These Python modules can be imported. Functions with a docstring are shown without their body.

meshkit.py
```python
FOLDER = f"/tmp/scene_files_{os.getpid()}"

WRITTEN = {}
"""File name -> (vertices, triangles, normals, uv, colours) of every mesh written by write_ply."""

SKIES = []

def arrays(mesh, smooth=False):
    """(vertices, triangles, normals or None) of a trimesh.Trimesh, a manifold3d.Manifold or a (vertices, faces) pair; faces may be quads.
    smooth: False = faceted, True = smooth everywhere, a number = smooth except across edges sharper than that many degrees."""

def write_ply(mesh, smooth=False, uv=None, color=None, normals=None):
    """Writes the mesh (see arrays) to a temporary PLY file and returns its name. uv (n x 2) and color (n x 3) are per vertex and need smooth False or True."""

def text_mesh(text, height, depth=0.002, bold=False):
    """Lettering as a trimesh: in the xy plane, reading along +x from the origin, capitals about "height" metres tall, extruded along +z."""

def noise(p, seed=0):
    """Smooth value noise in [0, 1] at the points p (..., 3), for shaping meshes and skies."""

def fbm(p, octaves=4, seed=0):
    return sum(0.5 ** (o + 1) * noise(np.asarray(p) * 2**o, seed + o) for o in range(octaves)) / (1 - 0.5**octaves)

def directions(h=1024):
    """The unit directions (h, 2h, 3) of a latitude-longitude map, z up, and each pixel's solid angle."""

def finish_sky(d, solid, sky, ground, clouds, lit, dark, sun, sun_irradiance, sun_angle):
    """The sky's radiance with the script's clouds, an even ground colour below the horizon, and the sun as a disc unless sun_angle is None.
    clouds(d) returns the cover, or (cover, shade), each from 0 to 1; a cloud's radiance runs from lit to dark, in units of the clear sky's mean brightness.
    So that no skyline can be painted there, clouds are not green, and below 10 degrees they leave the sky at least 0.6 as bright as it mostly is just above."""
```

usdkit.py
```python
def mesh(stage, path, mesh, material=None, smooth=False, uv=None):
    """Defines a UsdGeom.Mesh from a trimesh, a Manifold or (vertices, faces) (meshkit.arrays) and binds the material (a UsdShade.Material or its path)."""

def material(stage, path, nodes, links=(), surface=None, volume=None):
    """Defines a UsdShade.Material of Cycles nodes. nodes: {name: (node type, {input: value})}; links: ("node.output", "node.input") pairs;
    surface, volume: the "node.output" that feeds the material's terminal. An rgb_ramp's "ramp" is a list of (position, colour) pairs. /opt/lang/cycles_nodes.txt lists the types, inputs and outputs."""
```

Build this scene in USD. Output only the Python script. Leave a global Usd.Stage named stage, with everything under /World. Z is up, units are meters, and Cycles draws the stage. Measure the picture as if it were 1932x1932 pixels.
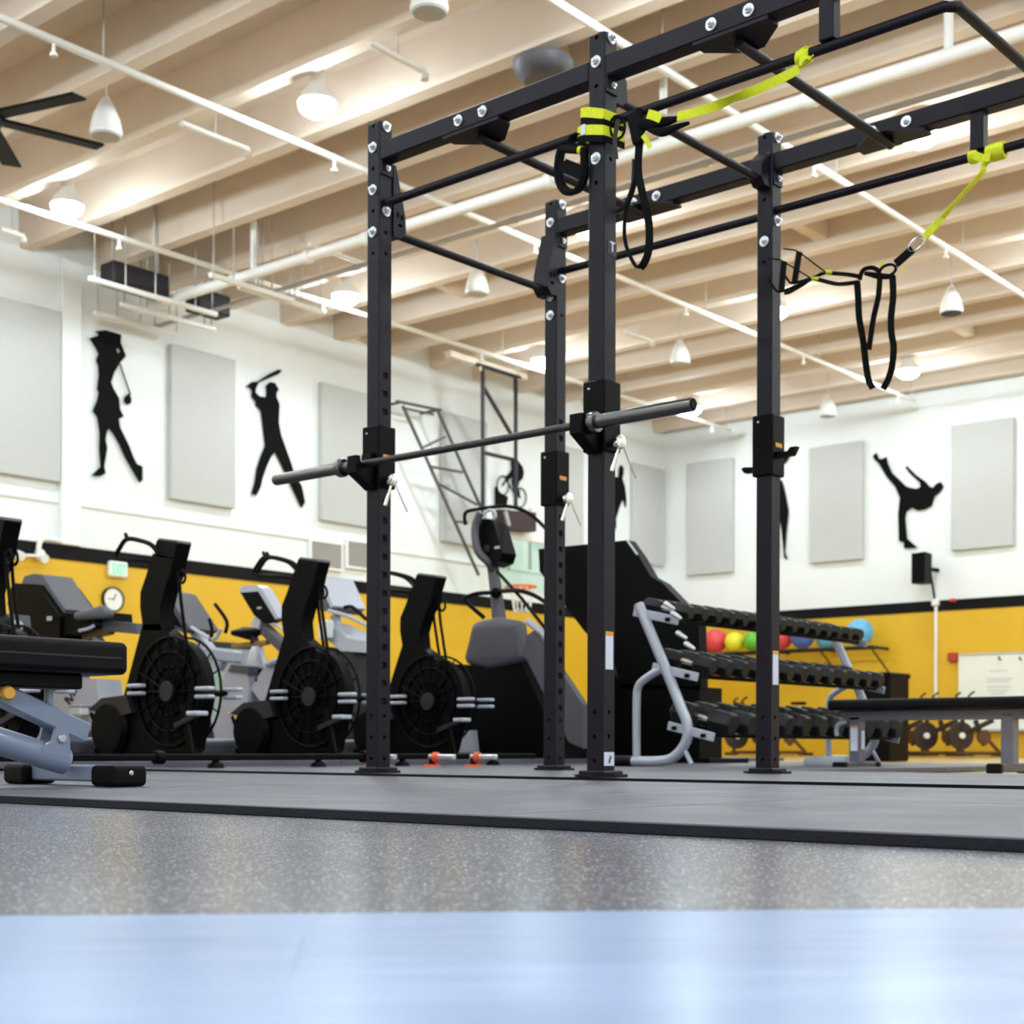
import math, random
import numpy as np, trimesh, manifold3d
import usdkit, meshkit
from shapely.geometry import Polygon
from pxr import Usd, UsdGeom, Gf, Sdf, UsdShade, Vt

stage = Usd.Stage.CreateInMemory()
UsdGeom.SetStageUpAxis(stage, 'Z'); UsdGeom.SetStageMetersPerUnit(stage, 1.0)
UsdGeom.Xform.Define(stage, '/World')
stage.SetDefaultPrim(stage.GetPrimAtPath('/World'))
rng = random.Random(7)

# ------------------------------------------------------------------ camera
FPX, PX0, PY0, ROLL, CAMZ = 2780.0, 966.0, 1411.0, 0.003, 0.137
AZ = math.atan(0.84); CA, SA = math.cos(AZ), math.sin(AZ)
EXPOSURE = 0.74
LAMP = 130.0
cam = UsdGeom.Camera.Define(stage, '/World/camera')
cam.CreateHorizontalApertureAttr(36.0); cam.CreateVerticalApertureAttr(36.0)
cam.CreateFocalLengthAttr(FPX / 1932 * 36.0)
cam.CreateVerticalApertureOffsetAttr((PY0 - 966) / 1932 * 36.0)
cam.CreateFStopAttr(FPX / 1932 * 36.0 / 7.0); cam.CreateFocusDistanceAttr(3.0)
cam.CreateExposureAttr(EXPOSURE)
cam.CreateClippingRangeAttr((0.05, 200.0))
Rv, Uv, Fv = np.array([CA, SA, ROLL]), np.array([-ROLL * CA, -ROLL * SA, 1.0]), np.array([-SA, CA, 0.0])
cam.AddTransformOp().Set(Gf.Matrix4d(*[float(v) for v in (*Rv, 0, *Uv, 0, *(-Fv), 0, 0, 0, CAMZ, 1)]))

# ambient: a closed hall, so the dome is only what little the sky gives outside
dome_mat = None

# a picture point, taken on a real plane of the hall (room axes: x along the far wall, y along the left wall)
def ray(px, py):
    dx, dy = px - PX0, py - PY0
    xc, yc = (dx + ROLL * dy) / FPX, -(dy - ROLL * dx) / FPX
    return np.array([xc * CA - SA, xc * SA + CA, yc])
EYE = np.array([0, 0, CAMZ])
def on_x(px, py, x): d = ray(px, py); return EYE + d * (x / d[0])
def on_y(px, py, y): d = ray(px, py); return EYE + d * (y / d[1])
def on_z(px, py, z): d = ray(px, py); return EYE + d * ((z - CAMZ) / d[2])
def at_depth(px, py, z): return EYE + ray(px, py) * z

# ------------------------------------------------------------------ materials
def lin(*c):
    if len(c) == 1 and isinstance(c[0], str): c = [int(c[0][i:i + 2], 16) / 255 for i in (0, 2, 4)]
    return tuple(x / 12.92 if x <= 0.04045 else ((x + 0.055) / 1.055) ** 2.4 for x in c)
M = {}
def pm(name, col, rough=0.5, metal=0.0, noise=0.0, nscale=20.0, bump=0.0, bscale=200.0, coat=0.0, spec=0.5, emit=0.0, stretch=None, sheen=0.0):
    c = lin(col) if isinstance(col, str) else col
    nodes = {'p': ('principled_bsdf', {'base_color': c, 'roughness': rough, 'metallic': metal, 'coat_weight': coat, 'specular_ior_level': spec, 'sheen_weight': sheen})}
    links = []
    if emit: nodes['p'][1].update(emission_color=c, emission_strength=emit)
    if noise or bump:
        nodes['tc'] = ('texture_coordinate', {})
        src = 'tc.object'
        if stretch:
            nodes['mp'] = ('mapping', {'scale': stretch}); links.append(('tc.object', 'mp.vector')); src = 'mp.vector'
    if noise:
        nodes['n'] = ('noise_texture', {'scale': nscale, 'detail': 4.0})
        lo, hi = tuple(x * (1 - noise) for x in c), tuple(min(1, x * (1 + noise)) for x in c)
        nodes['r'] = ('rgb_ramp', {'ramp': [(0.3, lo), (0.7, hi)]})
        links += [(src, 'n.vector'), ('n.fac', 'r.fac'), ('r.color', 'p.base_color')]
    if bump:
        nodes['bn'] = ('noise_texture', {'scale': bscale, 'detail': 2.0})
        nodes['b'] = ('bump', {'strength': bump, 'distance': 0.002})
        links += [(src, 'bn.vector'), ('bn.fac', 'b.height'), ('b.normal', 'p.normal')]
    M[name] = usdkit.material(stage, '/World/Looks/' + name, nodes, links, surface='p.BSDF')
    return M[name]

def blocks(name, col, along, rough=0.6):     # painted concrete block: shallow joints
    c = lin(col) if isinstance(col, str) else col
    nodes = {'g': ('geometry', {}), 's': ('separate_xyz', {}), 'c': ('combine_xyz', {'z': 0.0}),
             'k': ('brick_texture', {'scale': 1.0, 'mortar_size': 0.006, 'mortar_smooth': 0.5, 'brick_width': 0.405, 'row_height': 0.203, 'color1': (1, 1, 1), 'color2': (1, 1, 1), 'mortar': (0, 0, 0)}),
             'n': ('noise_texture', {'scale': 60.0, 'detail': 3.0}), 'm': ('math', {'math_type': 'multiply_add', 'value2': 0.12}),
             'b': ('bump', {'strength': 0.35, 'distance': 0.004}),
             'n2': ('noise_texture', {'scale': 0.8, 'detail': 3.0}), 'r': ('rgb_ramp', {'ramp': [(0.3, tuple(x * 0.95 for x in c)), (0.7, c)]}),
             'p': ('principled_bsdf', {'base_color': c, 'roughness': rough})}
    links = [('g.position', 's.vector'), (f's.{along}', 'c.x'), ('s.z', 'c.y'), ('c.vector', 'k.vector'), ('g.position', 'n.vector'), ('g.position', 'n2.vector'), ('n2.fac', 'r.fac'), ('r.color', 'p.base_color'),
             ('n.fac', 'm.value1'), ('k.fac', 'x.value1'), ('x.value', 'm.value3'), ('m.value', 'b.height'), ('b.normal', 'p.normal')]
    nodes['x'] = ('math', {'math_type': 'subtract', 'value1': 1.0, 'value2': 0.0})
    links.remove(('k.fac', 'x.value1')); links.append(('k.fac', 'x.value2'))
    M[name] = usdkit.material(stage, '/World/Looks/' + name, nodes, links, surface='p.BSDF')

WALLW, PAINT = (0.82, 0.84, 0.84), (0.72, 0.425, 0.010)
blocks('block_white_y', WALLW, 'y'); blocks('block_white_x', WALLW, 'x')
blocks('block_gold_y', PAINT, 'y', 0.55); blocks('block_gold_x', PAINT, 'x', 0.55)
pm('plain_white', WALLW, 0.6)
pm('ceiling_paint', (0.69, 0.575, 0.475), 0.75, noise=0.04, nscale=1.5, bump=0.2, bscale=40)
pm('pipe_white', (0.82, 0.8, 0.78), 0.4)
pm('conduit_grey', (0.45, 0.44, 0.44), 0.4, metal=0.3)
pm('stripe_black', (0.004, 0.003, 0.004), 0.6, spec=0.15)
pm('acoustic_grey', (0.52, 0.52, 0.51), 0.95, noise=0.06, nscale=90, bump=0.5, bscale=150)
pm('silhouette_black', (0.002, 0.0016, 0.0018), 0.7, spec=0.1)
pm('rack_steel', (0.0080, 0.0058, 0.0125), 0.42, bump=0.12, bscale=500, noise=0.15, nscale=30, spec=0.19)
pm('black_plastic', (0.0012, 0.0011, 0.0013), 0.5, spec=0.09)
pm('black_rubber', (0.0028, 0.0026, 0.0032), 0.6, spec=0.14, bump=0.3, bscale=300)
pm('black_webbing', (0.004, 0.004, 0.005), 0.8, spec=0.12, bump=0.4, bscale=600)
pm('yellow_webbing', (0.72, 0.78, 0.015), 0.7, bump=0.5, bscale=500, noise=0.08, nscale=120)
pm('zinc', (0.62, 0.64, 0.68), 0.34, metal=0.9)
pm('chrome', (0.85, 0.86, 0.88), 0.15, metal=1.0)
pm('bar_steel', (0.055, 0.052, 0.054), 0.34, metal=0.9, bump=0.25, bscale=900)
pm('sleeve_steel', (0.15, 0.148, 0.15), 0.26, metal=0.95)
pm('tube_dark', (0.085, 0.078, 0.07), 0.5)
pm('bench_blue', (0.22, 0.27, 0.40), 0.35, coat=0.3)
pm('bench_vinyl', (0.0016, 0.0015, 0.0028), 0.45, spec=0.16, bump=0.2, bscale=300)
pm('silver_paint', (0.47, 0.48, 0.56), 0.35, coat=0.2)
pm('rack_silver', (0.40, 0.42, 0.50), 0.35, metal=0.2, coat=0.3)
pm('grey_plastic', (0.085, 0.08, 0.098), 0.5, noise=0.04, nscale=30)
pm('dark_grey', (0.022, 0.02, 0.025), 0.5, spec=0.3)
pm('bench_grey', (0.13, 0.13, 0.18), 0.4)
pm('dumbbell_rubber', (0.006, 0.0055, 0.0065), 0.55, spec=0.3)
pm('spin_dark', (0.02, 0.008, 0.004), 0.5)
pm('spin_rust', (0.10, 0.035, 0.008), 0.5)
pm('seat_grey', (0.12, 0.12, 0.135), 0.7, bump=0.3, bscale=300)
pm('amber_plastic', (0.85, 0.42, 0.06), 0.4)
pm('label_white', (0.72, 0.74, 0.9), 0.5)
pm('label_orange', (0.8, 0.33, 0.04), 0.5)
pm('ink_grey', (0.12, 0.12, 0.14), 0.6)
pm('ink_pale', (0.55, 0.5, 0.52), 0.6)
pm('orange_red', (0.8, 0.09, 0.02), 0.45)
pm('wood_bench', (0.30, 0.17, 0.05), 0.5, noise=0.2, nscale=8)
pm('ball_red', (0.72, 0.06, 0.07), 0.4); pm('ball_yellow', (0.78, 0.72, 0.03), 0.4)
pm('ball_green', (0.14, 0.45, 0.03), 0.4); pm('ball_blue', (0.07, 0.13, 0.42), 0.4); pm('ball_sky', (0.13, 0.42, 0.66), 0.3)
pm('whiteboard', (0.82, 0.82, 0.76), 0.25)
pm('exit_face', (0.8, 0.85, 0.8), 0.5)
pm('exit_green', (0.12, 0.75, 0.28), 0.5, emit=0.6)
pm('red_box', (0.45, 0.04, 0.01), 0.5)
pm('brick_red', (0.2, 0.05, 0.02), 0.6)
pm('locker_green', (0.24, 0.33, 0.30), 0.6)
pm('rim_orange', (0.75, 0.16, 0.04), 0.5)
pm('net_white', (0.8, 0.8, 0.78), 0.8)
pm('fan_black', (0.002, 0.0018, 0.002), 0.6, spec=0.15)
pm('fan_red', (0.5, 0.03, 0.03), 0.5)
pm('lens', (0.80, 0.94, 1.0), 0.5, emit=LAMP)
pm('mat_edge', (0.006, 0.0065, 0.013), 0.85, bump=0.8, bscale=180)
pm('brown_dark', (0.03, 0.012, 0.014), 0.6)

def rubber_floor_mat():      # black rubber with a fine moulded lattice
    nodes = {'g': ('geometry', {}), 'w1': ('wave_texture', {'scale': 14.0}) if False else ('noise_texture', {'scale': 3.0, 'detail': 3.0}),
             'v': ('voronoi_texture', {'scale': 70.0}), 'n': ('noise_texture', {'scale': 220.0, 'detail': 2.0}),
             'r': ('rgb_ramp', {'ramp': [(0.3, (0.070, 0.067, 0.090)), (0.7, (0.118, 0.113, 0.146))]}),
             'mr': ('map_range', {'from_min': 0.3, 'from_max': 0.7, 'to_min': 0.42, 'to_max': 0.6}),
             'b': ('bump', {'strength': 0.25, 'distance': 0.0015}), 'p': ('principled_bsdf', {'roughness': 0.6, 'specular_ior_level': 0.5})}
    links = [('g.position', 'w1.vector'), ('g.position', 'v.vector'), ('g.position', 'n.vector'), ('w1.fac', 'r.fac'), ('r.color', 'p.base_color'), ('w1.fac', 'mr.value'), ('mr.result', 'p.roughness'), ('n.fac', 'b.height'), ('b.normal', 'p.normal')]
    del nodes['v']; links.remove(('g.position', 'v.vector'))
    M['mat_top'] = usdkit.material(stage, '/World/Looks/mat_top', nodes, links, surface='p.BSDF')
rubber_floor_mat()

def speckled():              # dark sheet flooring sown with pale flecks
    nodes = {'g': ('geometry', {}), 'mp': ('mapping', {'scale': (1.0, 1.0, 0.02)}), 'v': ('voronoi_texture', {'scale': 210.0}), 'lt': ('map_range', {'from_min': 0.30, 'from_max': 0.42, 'to_min': 1.0, 'to_max': 0.0, 'clamp': True}),
             'wn': ('separate_color', {}), 'gt': ('math', {'math_type': 'greater_than', 'value2': 0.66}), 'mu': ('math', {'math_type': 'multiply'}),
             'n': ('noise_texture', {'scale': 2.2, 'detail': 4.0}), 'r': ('rgb_ramp', {'ramp': [(0.3, (0.125, 0.12, 0.145)), (0.7, (0.175, 0.168, 0.20))]}),
             'mx': ('mix_color', {'b': (0.80, 0.82, 0.88)}), 'p': ('principled_bsdf', {'roughness': 0.22, 'specular_ior_level': 0.5}),
             'b': ('bump', {'strength': 0.12, 'distance': 0.001}), 'n3': ('noise_texture', {'scale': 300.0, 'detail': 2.0})}
    links = [('g.position', 'mp.vector'), ('mp.vector', 'v.vector'), ('v.distance', 'lt.value'), ('v.color', 'wn.color'), ('wn.r', 'gt.value1'), ('lt.result', 'mu.value1'), ('gt.value', 'mu.value2'),
             ('mu.value', 'mx.fac'), ('g.position', 'n.vector'), ('n.fac', 'r.fac'), ('r.color', 'mx.a'), ('mx.result', 'p.base_color'), ('g.position', 'n3.vector'), ('n3.fac', 'b.height'), ('b.normal', 'p.normal')]
    M['speckled'] = usdkit.material(stage, '/World/Looks/speckled', nodes, links, surface='p.BSDF')
speckled()

def wood(name, c, rough, amount, scale, spec=0.5):
    nodes = {'tc': ('texture_coordinate', {}), 'mp': ('mapping', {'scale': scale}), 'n': ('noise_texture', {'scale': 4.0, 'detail': 5.0}),
             'r': ('rgb_ramp', {'ramp': [(0.28, tuple(x * (1 - amount) for x in c)), (0.72, tuple(min(1, x * (1 + amount)) for x in c))]}),
             'oi': ('object_info', {}), 'hs': ('hsv', {}), 'mr': ('map_range', {'to_min': 0.93, 'to_max': 1.07}),
             'p': ('principled_bsdf', {'roughness': rough, 'specular_ior_level': spec})}
    links = [('tc.object', 'mp.vector'), ('mp.vector', 'n.vector'), ('n.fac', 'r.fac'), ('r.color', 'hs.color'), ('oi.random', 'mr.value'), ('mr.result', 'hs.value'), ('hs.color', 'p.base_color')]
    M[name] = usdkit.material(stage, '/World/Looks/' + name, nodes, links, surface='p.BSDF')
wood('plank_pale', (0.32, 0.415, 0.655), 0.28, 0.14, (1.2, 14.0, 1.0))
wood('court_wood', (0.52, 0.36, 0.16), 0.25, 0.12, (1.0, 12.0, 1.0))

def pane(name, tint, amount):
    nodes = {'t': ('transparent_bsdf', {'color': tint}), 'g': ('glossy_bsdf', {'roughness': 0.03, 'color': (0.9, 0.95, 0.95)}), 'm': ('mix_closure', {'fac': amount})}
    M[name] = usdkit.material(stage, '/World/Looks/' + name, nodes, [('t.BSDF', 'm.closure1'), ('g.BSDF', 'm.closure2')], surface='m.closure')
pane('board_glass', (0.82, 0.92, 0.86), 0.1)

# ------------------------------------------------------------------ shapes
V = lambda *a: np.array(a, float)
def unit(v): v = np.asarray(v, float); return v / max(np.linalg.norm(v), 1e-12)
def frame(z, hint=(0, 0, 1)):
    z = unit(z); h = np.asarray(hint, float)
    if abs(z @ unit(h)) > 0.98: h = V(1, 0, 0)
    x = unit(np.cross(h, z)); return np.stack([x, np.cross(z, x), z], 1)
def place(m, R=None, t=(0, 0, 0)):
    T = np.eye(4); T[:3, :3] = np.eye(3) if R is None else R; T[:3, 3] = t
    m = m.copy(); m.apply_transform(T); return m
def cbox(c, s, b=0.004, R=None):
    s = np.asarray(s, float) / 2; b = min(b, s.min() * 0.6)
    if b <= 0: m = trimesh.creation.box(s * 2)
    else:
        pts = []
        for sx in (-1, 1):
            for sy in (-1, 1):
                for sz in (-1, 1):
                    q = s * (sx, sy, sz); d = np.array([sx, sy, sz]) * b
                    for k in range(3): w = q - d; w[k] = q[k]; pts.append(w)
        m = trimesh.convex.convex_hull(np.array(pts))
    return place(m, R, c)
def bar(p, q, w, h, b=0.003, hint=(0, 0, 1), ext=0.0):
    p, q = np.asarray(p, float), np.asarray(q, float); L = np.linalg.norm(q - p)
    return cbox((p + q) / 2, (w, h, L + 2 * ext), b, frame(q - p, hint))
def spline(pts, n=6, closed=False):
    P = np.asarray(pts, float); out = []
    N = len(P)
    rngk = range(N if closed else N - 1)
    for i in rngk:
        if closed: a, b, c, d = P[(i - 1) % N], P[i], P[(i + 1) % N], P[(i + 2) % N]
        else: a, b, c, d = P[max(i - 1, 0)], P[i], P[i + 1], P[min(i + 2, N - 1)]
        for t in np.arange(n) / n:
            out.append(0.5 * ((2 * b) + (-a + c) * t + (2 * a - 5 * b + 4 * c - d) * t * t + (-a + 3 * b - 3 * c + d) * t ** 3))
    if not closed: out.append(P[-1])
    return np.array(out)
def sweep(pts, section, closed=False, side=None):
    """section(i) -> k x 2 outline in the (side, normal) frame of point i"""
    P = np.asarray(pts, float); N = len(P)
    T = np.array([unit((P[(i + 1) % N] - P[(i - 1) % N]) if closed else (P[min(i + 1, N - 1)] - P[max(i - 1, 0)])) for i in range(N)])
    x = None; rings = []
    for i in range(N):
        if side is not None: s = side[i] if np.ndim(side) == 2 else side; x = unit(np.asarray(s) - (np.asarray(s) @ T[i]) * T[i])
        elif x is None: x = frame(T[0])[:, 0]
        else: x = unit(x - (x @ T[i]) * T[i])
        y = np.cross(T[i], x); sec = section(i)
        rings.append(P[i] + sec[:, :1] * x + sec[:, 1:] * y)
    k = len(rings[0]); v = np.vstack(rings); f = []
    for i in range(N if closed else N - 1):
        a, b = i * k, ((i + 1) % N) * k
        for j in range(k):
            j2 = (j + 1) % k; f += [[a + j, a + j2, b + j2], [a + j, b + j2, b + j]]
    if not closed:
        for j in range(1, k - 1): f += [[0, j + 1, j], [(N - 1) * k, (N - 1) * k + j, (N - 1) * k + j + 1]]
    return trimesh.Trimesh(v, f, process=False)
def tube(pts, r, n=10, closed=False, smooth=0):
    P = spline(pts, smooth, closed) if smooth else np.asarray(pts, float)
    a = np.arange(n) * 2 * math.pi / n; c = np.stack([np.cos(a), np.sin(a)], 1)
    return sweep(P, lambda i: c * (r if np.ndim(r) == 0 else np.interp(i / (len(P) - 1), np.linspace(0, 1, len(r)), r)), closed)
def ribbon(pts, w, t, side, smooth=5, twist=None):
    P = spline(pts, smooth) if smooth else np.asarray(pts, float)
    S = np.asarray(side, float)
    if S.ndim == 2: S = np.stack([np.interp(np.linspace(0, 1, len(P)), np.linspace(0, 1, len(S)), S[:, k]) for k in range(3)], 1)
    sec = np.array([[-w / 2, -t / 2], [w / 2, -t / 2], [w / 2, t / 2], [-w / 2, t / 2]])
    return sweep(P, lambda i: sec, False, S)
def lathe(prof, n=20, o=(0, 0, 0), axis=(0, 0, 1)):
    v, idx, f = [], [], []
    for r, h in prof:
        if r < 1e-7: idx.append([len(v)] * n); v.append((0, 0, h))
        else:
            idx.append(list(range(len(v), len(v) + n)))
            v += [(r * math.cos(2 * math.pi * k / n), r * math.sin(2 * math.pi * k / n), h) for k in range(n)]
    for a, b in zip(idx, idx[1:]):
        for j in range(n):
            k = (j + 1) % n
            if a[j] != a[k]: f.append([a[j], a[k], b[k]])
            if b[j] != b[k]: f.append([a[j], b[k], b[j]])
    m = trimesh.Trimesh(np.array(v), np.array(f), process=False)
    if m.volume < 0: m.invert()
    return place(m, frame(axis), o)
def disc(o, axis, r, t, n=24, b=0.003): return lathe([(0, -t / 2), (r - b, -t / 2), (r, -t / 2 + b), (r, t / 2 - b), (r - b, t / 2), (0, t / 2)], n, o, axis)
def ball(c, r, n=2): m = trimesh.creation.icosphere(n, r); m.apply_translation(c); return m
def prism(poly, t, plane, at, holes=()):
    P = Polygon(poly, holes)
    if not P.is_valid: P = P.buffer(0)
    if P.geom_type != 'Polygon': P = max(P.geoms, key=lambda g: g.area)
    m = trimesh.creation.extrude_polygon(P, t, engine='earcut'); m.apply_translation((0, 0, -t / 2))
    R = {'xz': [[1, 0, 0], [0, 0, -1], [0, 1, 0]], 'yz': [[0, 0, 1], [1, 0, 0], [0, 1, 0]], 'xy': np.eye(3)}[plane]
    return place(m, np.array(R, float), {'xz': (0, at, 0), 'yz': (at, 0, 0), 'xy': (0, 0, at)}[plane])
def hull(items, n=1):
    return trimesh.convex.convex_hull(np.vstack([trimesh.creation.icosphere(n, r).vertices + np.asarray(c) for c, r in items]))
def man(m): return manifold3d.Manifold(manifold3d.Mesh(np.asarray(m.vertices, np.float32), np.asarray(m.faces, np.uint32)))
def tri(x): q = x.to_mesh(); return trimesh.Trimesh(q.vert_properties[:, :3], q.tri_verts, process=False)
def uni(*ms): return tri(manifold3d.Manifold.batch_boolean([man(m) for m in ms], manifold3d.OpType.Add))
def cut(m, *cs): return tri(man(m) - manifold3d.Manifold.batch_boolean([man(c) for c in cs], manifold3d.OpType.Add))
def ypoly(pxs, y): return [(lambda p: (p[0], p[2]))(on_y(a, b, y)) for a, b in pxs]
def xpoly(pxs, x): return [(lambda p: (p[1], p[2]))(on_x(a, b, x)) for a, b in pxs]

# ------------------------------------------------------------------ objects
USED = {}
class Thing:
    def __init__(s, prim, loc): s.prim, s.loc, s.path = prim, np.asarray(loc, float), str(prim.GetPath())
def newpath(parent, name):
    k = USED.get((parent, name), 0); USED[(parent, name)] = k + 1
    return f'{parent}/{name}' + (f'_{k:03d}' if k else '')
def meta(prim, label=None, cat=None, group=None, kind=None):
    for k, v in (('label', label), ('category', cat), ('group', group), ('kind', kind)):
        if v: prim.SetCustomDataByKey(k, v)
def thing(name, label, cat, loc, group=None, kind=None):
    x = UsdGeom.Xform.Define(stage, newpath('/World', name)); x.AddTranslateOp().Set(Gf.Vec3d(*map(float, loc)))
    meta(x.GetPrim(), label, cat, group, kind); return Thing(x.GetPrim(), loc)
def obj(name, mesh, mat, parent=None, label=None, smooth=35, cat=None, group=None, kind=None):
    """A mesh given in hall coordinates; under a thing it is stored relative to the thing's base."""
    if isinstance(mesh, (list, tuple)): mesh = trimesh.util.concatenate(mesh)
    loc = V(0, 0, 0)
    if parent is not None: loc = parent.loc
    base = parent.path if parent is not None else '/World'
    mesh = mesh.copy()
    if parent is None:
        b = mesh.bounds; loc = V((b[0][0] + b[1][0]) / 2, (b[0][1] + b[1][1]) / 2, b[0][2])
    mesh.apply_translation(-loc)
    g = usdkit.mesh(stage, newpath(base, name), mesh, M[mat], smooth=smooth)
    if parent is None: g.AddTranslateOp().Set(Gf.Vec3d(*map(float, loc)))
    meta(g.GetPrim(), label, cat, group, kind)
    return Thing(g.GetPrim(), loc)
def struct(name, mesh, mat, **k): return obj(name, mesh, mat, kind='structure', **k)
def dup(t, loc, label=None, group=None):
    base = t.path.split('/')[-1].rsplit('_0', 1)[0] if t.path[-4:-3] == '_' and t.path[-3:].isdigit() else t.path.split('/')[-1]
    x = UsdGeom.Xform.Define(stage, newpath('/World', base)); x.AddTranslateOp().Set(Gf.Vec3d(*map(float, loc)))
    p = x.GetPrim(); was = t.prim.GetCustomData()
    p.GetReferences().AddInternalReference(t.path); p.SetInstanceable(True)
    meta(p, label or was['label'], was['category'], group or was.get('group'))
    return Thing(p, loc)

# ================================================================== the hall
XL, YR, XE, YB = -16.95, 24.94, 8.0, -5.5
ZS0, ZS1, ZB, ZT = 2.59, 2.78, 6.51, 7.02
# court floor in wide boards seen only beyond the mats
struct('floor', cbox(((XL + XE) / 2, (YR + YB) / 2, -0.1), (XE - XL, YR - YB, 0.19), 0), 'court_wood')
wl = thing('wall_left', None, None, (XL, 10, 0), kind='structure')
obj('upper_wall', cbox((XL - 0.1, (YR + YB) / 2, (ZS1 + ZT) / 2), (0.2, YR - YB + 0.4, ZT - ZS1), 0), 'block_white_y', wl)
obj('painted_band', cbox((XL - 0.1, (YR + YB) / 2, ZS0 / 2), (0.2, YR - YB + 0.4, ZS0), 0), 'block_gold_y', wl)
wr = thing('wall_right', None, None, (-4, YR, 0), kind='structure')
obj('upper_wall', cbox(((XL + XE) / 2, YR + 0.1, (ZS1 + ZT) / 2), (XE - XL, 0.2, ZT - ZS1), 0), 'block_white_x', wr)
obj('painted_band', cbox(((XL + XE) / 2, YR + 0.1, ZS0 / 2), (XE - XL, 0.2, ZS0), 0), 'block_gold_x', wr)
struct('wall_back', cbox(((XL + XE) / 2, YB - 0.1, ZT / 2), (XE - XL, 0.2, ZT), 0), 'plain_white')
struct('wall_east', cbox((XE + 0.1, (YR + YB) / 2, ZT / 2), (0.2, YR - YB + 0.4, ZT), 0), 'plain_white')
struct('trim_1', cbox((XL - 0.08, (YR + YB) / 2, (ZS0 + ZS1) / 2), (0.2, YR - YB, ZS1 - ZS0), 0.004), 'stripe_black')
struct('trim_2', cbox(((XL + XE) / 2, YR + 0.08, (ZS0 + ZS1) / 2), (XE - XL, 0.2, ZS1 - ZS0), 0.004), 'stripe_black')
struct('trim_3', cbox((XL + 0.012, (YR + YB) / 2, on_x(300, 975, XL)[2]), (0.03, YR - YB, 0.045), 0.005), 'plain_white')
pil = on_x(129, 700, XL)
struct('wall_pilaster', cbox((XL + 0.03, pil[1], (ZS1 + ZB) / 2), (0.12, 0.30, ZB - ZS1), 0.01), 'plain_white')
ce = thing('ceiling', None, None, (-4, 10, ZB), kind='structure')
obj('slab', cbox(((XL + XE) / 2, (YR + YB) / 2, ZT + 0.1), (XE - XL + 0.4, YR - YB + 0.4, 0.2), 0), 'ceiling_paint', ce)
yk = 10.37 - 1.09 * 14
while yk < YR - 0.4:
    tw, bw = 0.15, 0.085
    obj('beam', prism([(yk, ZB), (yk + 2 * bw, ZB), (yk + 0.20, ZT + 0.01), (yk - 0.03, ZT + 0.01)], XE - XL, 'yz', (XL + XE) / 2), 'ceiling_paint', ce)
    yk += 1.09
for (a, b), side in (((880, 570), 1), ((1530, 455), 1), ((1820, 640), 1), ((960, 130), 1), ((640, 640), 1)):
    p = on_z(a, b, ZB + 0.02)
    k = math.floor((p[1] - 10.37) / 1.09)
    y0 = 10.37 + 1.09 * k + 0.17
    obj('beam_diaphragm', cbox((p[0], y0 + 0.46, (ZB + 0.1 + ZT) / 2), (0.16, 0.94, ZT - ZB - 0.1), 0.01), 'ceiling_paint', ce)

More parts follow.
